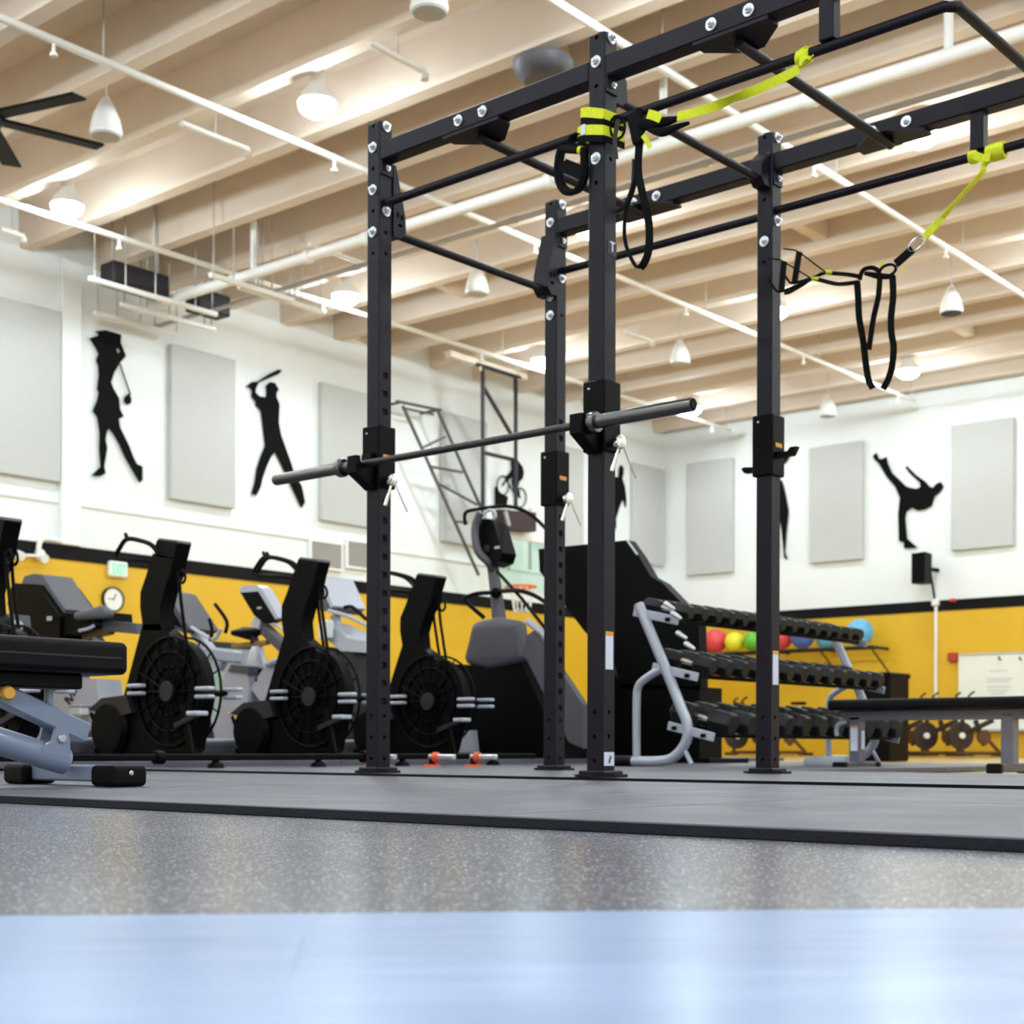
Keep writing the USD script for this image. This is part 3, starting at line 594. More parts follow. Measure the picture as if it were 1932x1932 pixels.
obj('drive_drum', lathe([(0, -0.10), (0.15, -0.10), (0.175, -0.07), (0.175, 0.07), (0.15, 0.10), (0, 0.10)], 28, (rc[0], YK, 0.242), (0, 1, 0)), 'black_plastic', fm)
obj('drum_cover', prism(ypoly([(190, 1340), (215, 1318), (262, 1312), (272, 1345), (255, 1350), (210, 1345)], YK), 0.18, 'xz', YK), 'dark_grey', fm)
obj('tower', prism(ypoly(thin([(300, 1046), (352, 1054), (345, 1082), (330, 1112), (318, 1150), (322, 1190), (276, 1190), (268, 1146), (269, 1118), (283, 1088)], 0.75, 306), YK), 0.10, 'xz', YK), 'black_plastic', fm)
obj('console', uni(prism(ypoly([(303, 1040), (310, 1020), (348, 1025), (340, 1056), (308, 1052)], YK), 0.10, 'xz', YK)), 'black_plastic', fm)
obj('console_top', prism(ypoly([(311, 1021), (313, 1017), (347, 1021), (348, 1026)], YK), 0.10, 'xz', YK), 'seat_grey', fm)
for dy in (-0.06, 0.09):
    obj('handlebar', tube([gk(304, 1052, dy * 0.5), gk(288, 1030, dy), gk(268, 1021, dy), gk(240, 1017, dy), gk(226, 1034, dy), gk(219, 1050, dy), gk(228, 1055, dy), gk(262, 1056, dy), gk(300, 1060, dy * 0.5)], 0.014, 8, smooth=4), 'black_rubber', fm)
    obj('handlebar_tip', hull([(gk(240, 1016, dy), 0.014), (gk(237, 1008, dy), 0.011)]), 'black_rubber', fm)
    obj('lever_arm', tube([gk(338, 1078, dy), gk(340, 1120, dy), gk(347, 1178, dy), gk(352, 1240, dy), gk(330, 1310, dy)], 0.010, 8, smooth=4), 'black_plastic', fm)
    obj('lever_hoop', tube([gk(345, 1075, dy), gk(350, 1090, dy), gk(344, 1100, dy), gk(338, 1090, dy)], 0.008, 6, closed=True, smooth=3), 'black_plastic', fm)
for (a, b) in ((257, 1294), (386, 1299)):
    pk = gk(a, b, -0.10)
    for dz in (0.0, -0.045):
        obj('foot_peg', cbox((pk[0], YK - 0.10, pk[2] + dz), (0.13, 0.05, 0.022), 0.008), 'silver_paint', fm)
    obj('peg_bar', tube([(pk[0] - 0.06, YK - 0.10, pk[2] - 0.022), (pk[0] - 0.06, YK + 0.10, pk[2] - 0.022)], 0.018, 8), 'black_plastic', fm)
    for dz in (0.0, -0.045): obj('foot_peg', cbox((pk[0], YK + 0.10, pk[2] + dz), (0.13, 0.05, 0.022), 0.008), 'silver_paint', fm)
obj('crank', bar(gk(330, 1370, -0.13), gk(378, 1345, -0.13), 0.02, 0.03), 'dark_grey', fm)
obj('pedal', cbox(gk(372, 1346, -0.18), (0.09, 0.09, 0.025), 0.006), 'silver_paint', fm)
obj('pedal', cbox(gk(300, 1392, 0.18), (0.09, 0.09, 0.025), 0.006), 'dark_grey', fm)
zf = ZP + 0.03
p0, p1 = gk(185, 1425), gk(375, 1425)
obj('base_beam', bar((p0[0], YK, zf + 0.015), (p1[0], YK, zf + 0.015), 0.06, 0.05, 0.006, (0, 0, 1)), 'black_plastic', fm)
for a, hgt in ((p0[0], 1), (p1[0], -1)):
    obj('foot_bar', bar((a, YK - 0.26, zf - 0.01), (a, YK + 0.26, zf - 0.01), 0.05, 0.04, 0.008), 'black_plastic', fm)
obj('rear_stay', bar(gk(182, 1425), gk(205, 1395), 0.03, 0.04), 'black_plastic', fm)
obj('carry_handle', tube([gk(172, 1345, -0.05), gk(182, 1368, -0.03), gk(200, 1372)], 0.012, 8, smooth=3), 'black_plastic', fm)
for dy in (-0.11, 0.11): obj('fork_stay', bar(gk(362, 1424, dy), gk(345, 1330, dy), 0.025, 0.04), 'black_plastic', fm)
for k, lab in ((1, 'black fan cardio machine left of the front left rack upright, beside the silver upright bike'), (2, 'black fan cardio machine right of the front left rack upright, beside the stair climber'), (-1, 'black fan cardio machine cut off by the left edge of the picture')):
    dup(fm, fm.loc + V(0, 1.09 * k, 0), lab)

# ---------------------------------------------------------------- low rail in front of the machines
lr = thing('low_rail', 'long black low floor rail with round feet in front of the fan machines', 'rail', (-5.95, 5.0, ZR))
obj('rail', bar((-5.95, 2.4, 0.085), (-5.95, 7.3, 0.085), 0.05, 0.035, 0.006), 'black_plastic', lr)
for y in (2.9, 3.9, 4.75, 5.45, 6.1, 6.9):
    zg = ZM if y < YM else ZR
    obj('foot', lathe([(0, 0), (0.045, 0), (0.04, 0.02), (0.018, 0.03), (0.018, 0.085 - zg), (0, 0.085 - zg)], 14, (-5.95, y, zg)), 'black_rubber', lr)
for y in (3.4, 4.4, 5.8): obj('joint', disc((-5.95, y, 0.085), (0, 1, 0), 0.035, 0.05, 14), 'black_plastic', lr)

# ---------------------------------------------------------------- incline bench, near left
gb = lambda a, b, dx=0.0: on_x(a, b, XBN + dx)
XBN = -3.86
ib = thing('incline_bench', 'blue-grey framed incline bench with thick black pad, cut by the left edge', 'bench', (XBN, 2.3, ZM))
yE = on_x(250, 1240, XBN + 0.135)[1]
obj('pad', hull([((XBN + sx * 0.115, yy, zz), 0.02) for sx in (-1, 1) for yy in (1.45, yE - 0.03) for zz in (0.372, 0.43)], 2), 'bench_vinyl', ib)
obj('pad_seam', cbox((XBN + 0.136, (1.46 + yE - 0.04) / 2, 0.40), (0.004, yE - 0.04 - 1.46, 0.006), 0.001), 'dark_grey', ib)
obj('pad_support', bar((XBN, 1.4, 0.33), (XBN, yE - 0.12, 0.33), 0.12, 0.045, 0.006), 'bench_vinyl', ib)
q0, q1 = gb(-150, 1240), gb(158, 1384)
obj('incline_tube', bar(q0, q1, 0.06, 0.06, 0.005), 'bench_blue', ib)
r0, r1 = gb(-260, 1318), gb(122, 1440); r1[2] = 0.092
obj('main_tube', tube([r0, r1], 0.04, 18), 'bench_blue', ib)
obj('pivot_plate', prism(xpoly([(104, 1372), (128, 1380), (130, 1398), (131, 1432), (80, 1420), (76, 1412), (98, 1396)], XBN + 0.035), 0.012, 'yz', XBN + 0.035), 'bench_blue', ib)
obj('pivot_plate', prism(xpoly([(104, 1372), (128, 1380), (130, 1398), (131, 1432), (80, 1420), (76, 1412), (98, 1396)], XBN + 0.035), 0.012, 'yz', XBN - 0.035), 'bench_blue', ib)
obj('pivot_bolt', disc(gb(117, 1393, 0.044), (1, 0, 0), 0.014, 0.012, 14), 'zinc', ib)
kp = gb(11, 1308, 0.05)
obj('knob', lathe([(0, -0.02), (0.012, -0.02), (0.013, 0), (0.02, 0.004), (0.021, 0.022), (0.016, 0.03), (0, 0.03)], 18, kp, (1, -0.2, 0)), 'amber_plastic', ib)
pp0, pp1 = gb(92, 1342), gb(92, 1290)
obj('pop_pin', lathe([(0, 0), (0.013, 0), (0.013, pp1[2] - pp0[2] - 0.012), (0.017, pp1[2] - pp0[2] - 0.01), (0.017, pp1[2] - pp0[2]), (0.005, pp1[2] - pp0[2]), (0.005, pp1[2] - pp0[2] + 0.014), (0, pp1[2] - pp0[2] + 0.014)], 14, pp0), 'bench_blue', ib)
fy = gb(150, 1455)[1]
obj('foot_tube', bar((XBN - 0.24, fy, 0.058), (XBN + 0.17, fy, 0.058), 0.06, 0.05, 0.006), 'bench_blue', ib)
for s in (-1, 1):
    fx = XBN + (0.20 if s > 0 else -0.27)
    obj('foot_cap', hull([((fx + a * 0.045, fy + b * 0.045, ZM + 0.016 + c * 0.032), 0.015) for a in (-1, 1) for b in (-1, 1) for c in (0, 1)], 1), 'black_rubber', ib)
    if s > 0: obj('cap_screw', disc((fx + 0.062, fy, 0.06), (1, 0, 0), 0.008, 0.006, 12), 'zinc', ib)

# ---------------------------------------------------------------- flat bench, right
fb0 = on_y(1580, 1330, 8.08)
XF0 = fb0[0]; YFB = 8.08
fb = thing('flat_bench', 'grey framed flat bench with black pad in front of the far spin bikes', 'bench', (XF0 + 0.6, YFB, 0.0))
obj('pad', hull([((xx, YFB + sy * 0.115, zz), 0.02) for xx in (XF0 + 0.02, XF0 + 1.24) for sy in (-1, 1) for zz in (0.385, 0.41)], 2), 'bench_vinyl', fb)
obj('spine', bar((XF0 + 0.06, YFB, 0.335), (XF0 + 1.2, YFB, 0.335), 0.075, 0.06, 0.006), 'bench_grey', fb)
for xx, w in ((XF0 + 0.13, 0.075), (XF0 + 1.06, 0.09)):
    lg = obj('leg', bar((xx, YFB, 0.05), (xx, YFB, 0.33), 0.07, w, 0.005, (0, 1, 0)), 'bench_grey', fb)
    obj('foot', bar((xx, YFB - 0.2, 0.035), (xx, YFB + 0.2, 0.035), 0.06, 0.05, 0.006), 'grey_plastic', fb)
    for s in (-1, 1): obj('foot_cap', cbox((xx, YFB + s * 0.215, 0.03), (0.085, 0.05, 0.06), 0.01), 'black_rubber', fb)
    if w < 0.08:
        obj('warning_label', cbox((xx, YFB - 0.0385, 0.2), (0.045, 0.002, 0.15), 0), 'label_white', lg)
        obj('label_header', cbox((xx, YFB - 0.0392, 0.268), (0.045, 0.002, 0.014), 0), 'label_orange', lg)
        obj('side_label', cbox((xx + w / 2 + 0.001, YFB, 0.19), (0.002, 0.04, 0.11), 0), 'label_white', lg)
obj('handle', tube([(XF0 + 0.08, YFB - 0.04, 0.3), (XF0 + 0.03, YFB - 0.04, 0.285), (XF0 + 0.015, YFB - 0.04, 0.25), (XF0 + 0.02, YFB - 0.04, 0.215)], 0.014, 8, smooth=4), 'rack_silver', fb)
obj('wheel_bar', lathe([(0, -0.26), (0.035, -0.26), (0.04, -0.25), (0.04, 0.02), (0, 0.02)], 16, (XF0 + 0.02, YFB + 0.05, 0.05), (1, 0, 0)), 'silver_paint', fb)

# ---------------------------------------------------------------- dumbbell rack and its dumbbells
DB = at_depth(1250, 1445, 8.5); DX, DY = DB[0], DB[1]
DL = 2.35
dr = thing('dumbbell_rack', 'silver tube framed three tier dumbbell rack behind the pull-up rack', 'rack', (DX, DY + DL / 2, ZR))
gd = lambda a, b, y: on_y(a, b, DY) + V(0, y - DY, 0)
for y in (DY, DY + DL):
    obj('end_frame', tube([gd(1205, 1140, y), gd(1228, 1195, y), gd(1255, 1260, y), gd(1283, 1330, y), gd(1297, 1368, y), gd(1294, 1400, y), gd(1272, 1428, y), gd(1245, 1436, y), gd(1192, 1436, y)], 0.030, 14, smooth=4), 'rack_silver', dr)
    obj('back_leg', tube([gd(1248, 1262, y), gd(1220, 1279, y), gd(1204, 1296, y), gd(1201, 1330, y), gd(1201, 1432, y)], 0.023, 12, smooth=4), 'rack_silver', dr)
    obj('front_leg', tube([gd(1290, 1412, y), gd(1305, 1442, y)], 0.014, 8), 'rack_silver', dr)
e0 = gd(1192, 1436, DY)
obj('foot_roller', tube([(e0[0] - 0.15, DY, e0[2]), (e0[0] + 0.01, DY, e0[2])], 0.033, 14), 'black_rubber', dr)
tiers = [((1232, 1163), 0.0), ((1268, 1268), 0.0), ((1298, 1380), 0.0)]
num = ['first', 'second', 'third', 'fourth', 'fifth', 'sixth', 'seventh', 'eighth', 'ninth', 'tenth', 'eleventh', 'twelfth', 'thirteenth', 'fourteenth', 'fifteenth']
tname = ['top', 'middle', 'bottom']
TILT = 0.22
db0 = {}
def make_db(loc, r, label, group):
    t = thing('dumbbell', label, 'dumbbell', loc, group)
    ax = unit(V(math.cos(TILT), 0, -math.sin(TILT))); o = V(*loc)
    obj('handle', lathe([(0, -0.09), (0.015, -0.09), (0.017, 0), (0.015, 0.09), (0, 0.09)], 10, o, ax), 'chrome', t)
    for s in (-1, 1):
        obj('head', lathe([(0, 0.06), (r * 0.85, 0.06), (r, 0.075), (r, 0.075 + r * 1.5), (r * 0.8, 0.09 + r * 1.5), (0, 0.09 + r * 1.5)], 6, o, ax * s), 'dumbbell_rubber', t)
    return t
for ti, ((a, b), _) in enumerate(tiers):
    c = gd(a, b, DY)
    slope = V(math.cos(TILT), 0, -math.sin(TILT))
    for s, nm in ((-0.09, 'rear_rail'), (0.11, 'front_rail')):
        q = c + slope * s
        obj('shelf_rail', bar((q[0], DY - 0.02, q[2]), (q[0], DY + DL + 0.02, q[2]), 0.03, 0.022, 0.004), 'black_plastic', dr)
    sh = np.array([slope, V(0, 1, 0), np.cross(slope, V(0, 1, 0))]).T
    for y in (DY, DY + DL):
        obj('shelf_bracket', cbox(c + V(0.02, y - DY, 0), (0.32, 0.012, 0.05), 0.003, sh), 'rack_silver', dr)
    n, r = ((15, 0.047), (13, 0.058), (11, 0.074))[ti]
    for k in range(n):
        o = c + slope * 0.03 + V(0, 0.12 + (DL - 0.22) * k / (n - 1), r * 1.03 + 0.01)
        lab = f'black hexagonal dumbbell, {num[k]} from the left on the {tname[ti]} tier of the dumbbell rack'
        grp = f'dumbbells on the {tname[ti]} tier'
        if ti not in db0: db0[ti] = make_db(tuple(o), r, lab, grp)
        else: dup(db0[ti], o, lab, grp)
# clips hung on the near end
for k, (a, b) in enumerate(((1262, 1140), (1275, 1158), (1285, 1195), (1300, 1215))):
    q = gd(a, b, DY - 0.03)
    obj('clip', hull([(q, 0.016), (q + V(0.05, 0, -0.03), 0.011)]), 'zinc', dr)

# ---------------------------------------------------------------- tall black sloping machine
YS = 9.0
sm = thing('plate_machine', 'tall black slanted machine shroud between the stair climber and the dumbbell rack', 'exercise machine', (on_y(1190, 1440, YS)[0], YS, 0.03))
obj('shroud', prism(ypoly([(1016, 1036), (1184, 1019), (1206, 1050), (1228, 1088), (1250, 1100), (1318, 1170), (1322, 1300), (1172, 1300), (1160, 1255), (1100, 1188), (1018, 1078)], YS), 0.10, 'xz', YS + 0.05), 'black_plastic', sm)
obj('lower_body', prism(ypoly([(1140, 1240), (1172, 1290), (1320, 1296), (1320, 1432), (1150, 1432)], YS), 0.30, 'xz', YS + 0.15), 'black_plastic', sm)
bl = on_y(1180, 1432, YS); br = on_y(1330, 1432, YS)
obj('base', cbox(((bl[0] + br[0]) / 2, YS + 0.25, (0.03 + bl[2] + 0.01) / 2), (br[0] - bl[0] + 0.1, 0.55, bl[2] - 0.02), 0.004), 'black_plastic', sm)
obj('edge_trim', bar(on_y(1184, 1019, YS) + V(0, -0.01, 0), on_y(1204, 1047, YS) + V(0, -0.01, 0), 0.02, 0.01), 'silver_paint', sm)

# ---------------------------------------------------------------- stair climber
YC = 8.35
gc = lambda a, b, dy=0.0: on_y(a, b, YC + dy)
sc = thing('stair_climber', 'grey and black stair climber with tall console and curved black handrails', 'exercise machine', (gc(960, 1430)[0], YC, 0.062))
obj('housing', hull([(gc(a, b, dy), r) for dy in (-0.18, 0.12) for a, b, r in ((893, 1240, 0.06), (908, 1190, 0.07), (940, 1180, 0.06), (978, 1186, 0.06), (985, 1236, 0.06), (930, 1250, 0.05))], 2), 'grey_plastic', sc)
obj('lower_body', prism(ypoly([(893, 1255), (965, 1262), (1005, 1228), (1085, 1400), (1090, 1431), (895, 1431)], YC), 0.4, 'xz', YC), 'black_plastic', sc)
b0, b1 = gc(895, 1431), gc(1090, 1431)
obj('base', cbox(((b0[0] + b1[0]) / 2, YC, (b0[2] + 0.06) / 2 + 0.001), (b1[0] - b0[0] + 0.05, 0.6, b0[2] - 0.06 + 0.02), 0.004), 'black_plastic', sc)
for dy in (-0.28,):
    obj('side_panel', prism(ypoly([(998, 1200), (1012, 1190), (1105, 1330), (1105, 1412), (1078, 1400), (994, 1236)], YC - 0.28), 0.06, 'xz', YC + dy), 'grey_plastic', sc)
    obj('rail_cover', tube([gc(995, 1172, dy), gc(1025, 1195, dy), gc(1060, 1240, dy)], 0.025, 10), 'silver_paint', sc)
    obj('handrail', tube([gc(1040, 1200, dy), gc(985, 1130, dy), gc(938, 1078, dy * 0.3)], 0.013, 8), 'black_rubber', sc)
    obj('side_handle', tube([gc(935, 1118, 0), gc(900, 1120, dy), gc(878, 1128, dy), gc(880, 1136, dy), gc(914, 1166, dy * 0.7)], 0.016, 8, smooth=3), 'black_rubber', sc)
    obj('rear_handle', tube([gc(940, 1116, 0), gc(975, 1114, dy), gc(1005, 1122, dy), gc(1035, 1140, dy)], 0.016, 8, smooth=3), 'black_rubber', sc)
obj('mast', tube([gc(942, 1170), gc(935, 1110), gc(930, 1072)], [0.055, 0.045, 0.045], 12), 'grey_plastic', sc)
for dy in (-0.13, 0.13):
    obj('console_arm', tube([gc(930, 1080), gc(922, 1062, dy * 0.6), gc(902, 1040, dy), gc(896, 1000, dy), gc(906, 966, dy)], 0.03, 10, smooth=4), 'grey_plastic', sc)
obj('console', prism(ypoly([(903, 990), (910, 980), (938, 982), (945, 990), (961, 1045), (956, 1062), (938, 1070), (915, 1050)], YC), 0.16, 'xz', YC), 'black_plastic', sc)
obj('console_badge', cbox(gc(938, 1033, -0.082), (0.05, 0.004, 0.02), 0.003), 'silver_paint', sc)
obj('console_dial', disc(gc(918, 1035, -0.083), (0, 1, 0), 0.03, 0.006, 14), 'dark_grey', sc)
obj('console_fan', tube([gc(925 + 10 * math.cos(q), 972 + 10 * math.sin(q), -0.05) for q in np.linspace(0, 2 * math.pi, 14)[:-1]], 0.012, 8, closed=True), 'silver_paint', sc)
obj('top_bar', tube([gc(878, 990, 0), gc(878, 968, 0), gc(900, 961, 0), gc(950, 955, 0.1), (gc(985, 962, 0.2)), gc(1010, 978, 0.25), gc(1032, 1000, 0.25)], 0.014, 8, smooth=4), 'black_rubber', sc)
obj('mast_knob', disc(gc(936, 1119, -0.06), (0, 1, 0), 0.04, 0.03, 14), 'black_plastic', sc)
obj('pedal_block', prism(ypoly([(868, 1425), (880, 1380), (900, 1378), (905, 1425)], YC - 0.2), 0.1, 'xz', YC - 0.2), 'silver_paint', sc)

# ---------------------------------------------------------------- silver upright bike
YU = 7.27
gu = lambda a, b, dy=0.0: on_y(a, b, YU + dy)
ub = thing('upright_bike', 'silver upright exercise bike with black saddle and tilted screen, right of the first fan machine', 'exercise bike', (gu(480, 1420)[0], YU, ZP))
obj('frame_body', prism(ypoly([(412, 1418), (428, 1340), (446, 1262), (455, 1230), (472, 1226), (484, 1262), (490, 1300), (478, 1380), (476, 1418)], YU), 0.20, 'xz', YU), 'silver_paint', ub)
obj('frame_collar', prism(ypoly([(451, 1268), (457, 1255), (487, 1258), (489, 1274)], YU), 0.215, 'xz', YU), 'grey_plastic', ub)
obj('front_shroud', prism(ypoly([(488, 1300), (512, 1262), (548, 1238), (562, 1250), (545, 1325), (512, 1330)], YU), 0.16, 'xz', YU), 'silver_paint', ub)
obj('lower_shroud', prism(ypoly([(470, 1418), (478, 1330), (548, 1322), (560, 1418)], YU), 0.14, 'xz', YU), 'grey_plastic', ub)
obj('saddle', hull([(gu(440, 1194, dy), 0.02) for dy in (-0.1, 0.1)] + [(gu(460, 1190, 0), 0.03), (gu(498, 1190, 0), 0.02), (gu(470, 1200, 0), 0.03)], 2), 'bench_vinyl', ub)
obj('seat_slider', bar(gu(440, 1220), gu(506, 1212), 0.05, 0.035, 0.006), 'wood_bench', ub)
obj('seat_stem', bar(gu(488, 1216), gu(500, 1268), 0.04, 0.04), 'silver_paint', ub)
obj('saddle_clamp', bar(gu(478, 1200), gu(482, 1216), 0.05, 0.05), 'dark_grey', ub)
obj('seat_post', bar(gu(497, 1262), gu(510, 1330), 0.06, 0.07), 'black_plastic', ub)
obj('post_knob', ball(gu(487, 1283, -0.06), 0.025, 1), 'black_plastic', ub)
obj('console_rim', prism(ypoly([(461, 1114), (468, 1106), (494, 1105), (504, 1112), (535, 1166), (528, 1170), (498, 1120), (463, 1122)], YU), 0.10, 'xz', YU), 'silver_paint', ub)
obj('console', prism(ypoly([(464, 1119), (497, 1117), (529, 1169), (508, 1176), (490, 1162)], YU), 0.11, 'xz', YU), 'black_plastic', ub)
obj('console_badge', cbox(gu(489, 1147, -0.057), (0.05, 0.004, 0.015), 0.002), 'silver_paint', ub)
obj('console_mount', prism(ypoly([(482, 1180), (492, 1160), (503, 1165), (497, 1188)], YU), 0.1, 'xz', YU), 'silver_paint', ub)
obj('mast', bar(gu(500, 1186), gu(556, 1240), 0.08, 0.09, 0.015), 'grey_plastic', ub)
for dy in (-0.2, 0.2):
    obj('handlebar', tube([gu(516, 1178, dy * 0.2), gu(530, 1184, dy), gu(546, 1198, dy), gu(556, 1194, dy), (gu(559, 1178, dy))], 0.012, 8, smooth=4), 'silver_paint', ub)
    obj('arm_rail', tube([gu(503, 1254, dy * 0.5), gu(545, 1238, dy * 0.6), gu(576, 1222, dy * 0.6)], 0.022, 8), 'silver_paint', ub)
obj('crank_disc', disc(gu(447, 1358, -0.11), (0, 1, 0), 0.05, 0.02, 18), 'grey_plastic', ub)
obj('crank', bar(gu(447, 1358, -0.13), gu(444, 1340, -0.13), 0.02, 0.03), 'chrome', ub)
obj('pedal', cbox(gu(447, 1346, -0.18), (0.11, 0.09, 0.03), 0.008), 'chrome', ub)
obj('water_bottle', lathe([(0, 0), (0.03, 0), (0.03, 0.1), (0.015, 0.13), (0, 0.13)], 12, gu(474, 1252, -0.12), (0.3, 0, 1)), 'pipe_white', ub)
obj('base_bar', bar((gu(405, 1420)[0], YU, ZP + 0.035), (gu(570, 1420)[0], YU, ZP + 0.035), 0.1, 0.07, 0.01), 'grey_plastic', ub)

# ---------------------------------------------------------------- treadmill decks on the floor behind the fan machines
td = thing('low_platform', 'long low grey platform with silver edge rails on the floor behind the fan machines', 'platform', (-7.925, 6.3, ZP))
obj('deck', cbox((-7.925, 6.3, ZP + 0.05), (0.26, 2.6, 0.10), 0.008), 'grey_plastic', td)
for s_ in (-1, 1): obj('edge_rail', cbox((-7.925 + s_ * 0.10, 6.3, ZP + 0.115), (0.06, 2.6, 0.03), 0.008), 'silver_paint', td)

# ---------------------------------------------------------------- recumbent bikes
YQ = 5.94
gq = lambda a, b, dy=0.0: on_y(a, b, YQ + dy)
rb = thing('recumbent_bike', 'recumbent bike with grey padded seat and silver lettered body behind the incline bench', 'exercise bike', (gq(160, 1420)[0], YQ, ZP), None)
obj('back_shell', prism(ypoly([(56, 1103), (104, 1106), (120, 1128), (146, 1165), (146, 1206), (60, 1208), (47, 1140)], YQ - 0.03), 0.34, 'xz', YQ), 'black_plastic', rb)
obj('back_pad', prism(ypoly([(68, 1106), (74, 1090), (92, 1085), (108, 1087), (126, 1116), (152, 1152), (145, 1168), (130, 1158), (110, 1126), (100, 1108)], YQ), 0.24, 'xz', YQ), 'seat_grey', rb)
obj('seat_pad', hull([(gq(a, b, dy), 0.03) for dy in (-0.17, 0.17) for a, b in ((148, 1162), (196, 1150), (206, 1158))], 1), 'seat_grey', rb)
obj('seat_base', prism(ypoly([(150, 1166), (214, 1156), (216, 1178), (168, 1196), (140, 1206)], YQ), 0.3, 'xz', YQ), 'black_plastic', rb)
obj('shell_badge', cbox(gq(93, 1167, -0.195), (0.06, 0.006, 0.03), 0.005), 'silver_paint', rb)
obj('seat_lever', tube([gq(150, 1190, -0.17), gq(168, 1186, -0.19), gq(178, 1180, -0.17)], 0.012, 8, smooth=3), 'silver_paint', rb)
obj('slide_rail', bar(gq(160, 1200), gq(210, 1190), 0.06, 0.05, 0.006), 'wood_bench', rb)
obj('arm_box', prism(ypoly([(216, 1172), (280, 1178), (282, 1198), (218, 1192)], YQ), 0.2, 'xz', YQ), 'grey_plastic', rb)
obj('frame_tube', bar(gq(190, 1205), gq(150, 1290), 0.07, 0.08, 0.01), 'silver_paint', rb)
bd = obj('body', prism(ypoly([(104, 1312), (124, 1278), (206, 1282), (214, 1372), (128, 1398), (98, 1360)], YQ), 0.2, 'xz', YQ), 'silver_paint', rb)
tx = meshkit.text_mesh('MA', 0.095, 0.003, True)
ang = math.radians(58); Rt = np.array([[math.cos(ang), -math.sin(ang), 0], [0, 0, -1], [math.sin(ang), math.cos(ang), 0]])
obj('lettering', place(tx, Rt, gq(133, 1336, -0.101)), 'dark_grey', bd)
obj('pedal', cbox(gq(150, 1342, -0.15), (0.13, 0.08, 0.06), 0.01), 'pipe_white', rb)
obj('pedal_strap', cbox(gq(150, 1332, -0.15), (0.15, 0.09, 0.012), 0.003), 'silver_paint', rb)
obj('lower_frame', prism(ypoly([(30, 1395), (110, 1350), (215, 1360), (240, 1400), (240, 1424), (30, 1424)], YQ), 0.16, 'xz', YQ), 'grey_plastic', rb)
obj('base', bar((gq(20, 1424)[0], YQ, ZP + 0.03), (gq(260, 1424)[0], YQ, ZP + 0.03), 0.35, 0.06, 0.01), 'silver_paint', rb)
obj('mast', bar(gq(258, 1290), gq(285, 1190), 0.06, 0.06, 0.01), 'silver_paint', rb)
dup(rb, rb.loc + V(-0.05, -0.95, 0), 'recumbent bike at the left edge of the picture, only its seat showing')

# ---------------------------------------------------------------- further machines behind
YV = 6.62
gv = lambda a, b, dy=0.0: on_y(a, b, YV + dy)
cv = thing('elliptical_trainer', 'grey elliptical trainer with sloping console half hidden behind the first fan machine', 'exercise machine', (gv(340, 1420)[0], YV, ZP))
obj('console', prism(ypoly([(312, 1128), (330, 1116), (342, 1120), (386, 1188), (372, 1196), (340, 1178)], YV), 0.26, 'xz', YV), 'grey_plastic', cv)
obj('screen', prism(ypoly([(318, 1132), (338, 1128), (374, 1188), (345, 1176)], YV), 0.27, 'xz', YV), 'black_plastic', cv)
obj('mast', bar(gv(366, 1186), gv(420, 1260), 0.07, 0.08, 0.01), 'silver_paint', cv)
obj('arm', tube([gv(362, 1184, -0.15), gv(400, 1206, -0.2), gv(412, 1196, -0.2), gv(416, 1186, -0.2)], 0.013, 8, smooth=3), 'silver_paint', cv)
for a, b, c, d in ((406, 1140, 428, 1172), (395, 1168, 400, 1188)):
    obj('grip', tube([gv(a, b, -0.2), gv(c, d, -0.2), gv(c - 3, d + 22, -0.2)], 0.013, 8, smooth=3), 'black_rubber', cv)
obj('cross_beam', bar(gv(385, 1232), gv(450, 1240), 0.09, 0.09, 0.015), 'silver_paint', cv)
obj('flywheel_case', prism(ypoly([(350, 1340), (372, 1330), (385, 1400), (385, 1424), (330, 1424), (300, 1424)], YV), 0.2, 'xz', YV), 'dark_grey', cv)
obj('base', bar((gv(300, 1424)[0], YV, ZP + 0.03), (gv(440, 1424)[0], YV, ZP + 0.03), 0.4, 0.06, 0.01), 'silver_paint', cv)
YW = 8.42
gw = lambda a, b, dy=0.0: on_y(a, b, YW + dy)
ew = thing('elliptical_trainer', 'silver elliptical trainer with grey console right of the second fan machine', 'exercise machine', (gw(640, 1425)[0], YW, ZP))
obj('console', prism(ypoly([(623, 1096), (634, 1094), (657, 1148), (650, 1158), (626, 1152)], YW), 0.35, 'xz', YW), 'grey_plastic', ew)
obj('rim', prism(ypoly([(628, 1092), (636, 1092), (660, 1146), (655, 1150)], YW), 0.37, 'xz', YW), 'silver_paint', ew)
obj('white_box', cbox(gw(615, 1188, -0.2), (0.11, 0.08, 0.15), 0.01), 'pipe_white', ew)
obj('body', prism(ypoly([(634, 1176), (668, 1192), (680, 1206), (700, 1210), (700, 1232), (668, 1230), (634, 1202)], YW), 0.3, 'xz', YW), 'silver_paint', ew)
for dy in (-0.18, 0.18):
    obj('side_rail', tube([gw(620, 1152, dy), gw(655, 1162, dy), gw(696, 1182, dy)], 0.016, 8), 'silver_paint', ew)
    obj('arm', tube([gw(650, 1146, dy), gw(666, 1146, dy), gw(690, 1168, dy)], 0.016, 8, smooth=3), 'black_rubber', ew)
obj('mast', bar(gw(632, 1160), gw(640, 1200), 0.06, 0.07), 'silver_paint', ew)
obj('lower_case', prism(ypoly([(610, 1425), (640, 1222), (690, 1228), (690, 1425)], YW), 0.28, 'xz', YW), 'dark_grey', ew)
obj('base', bar((gw(590, 1425)[0], YW, ZP + 0.03), (gw(700, 1425)[0], YW, ZP + 0.03), 0.4, 0.06, 0.01), 'silver_paint', ew)

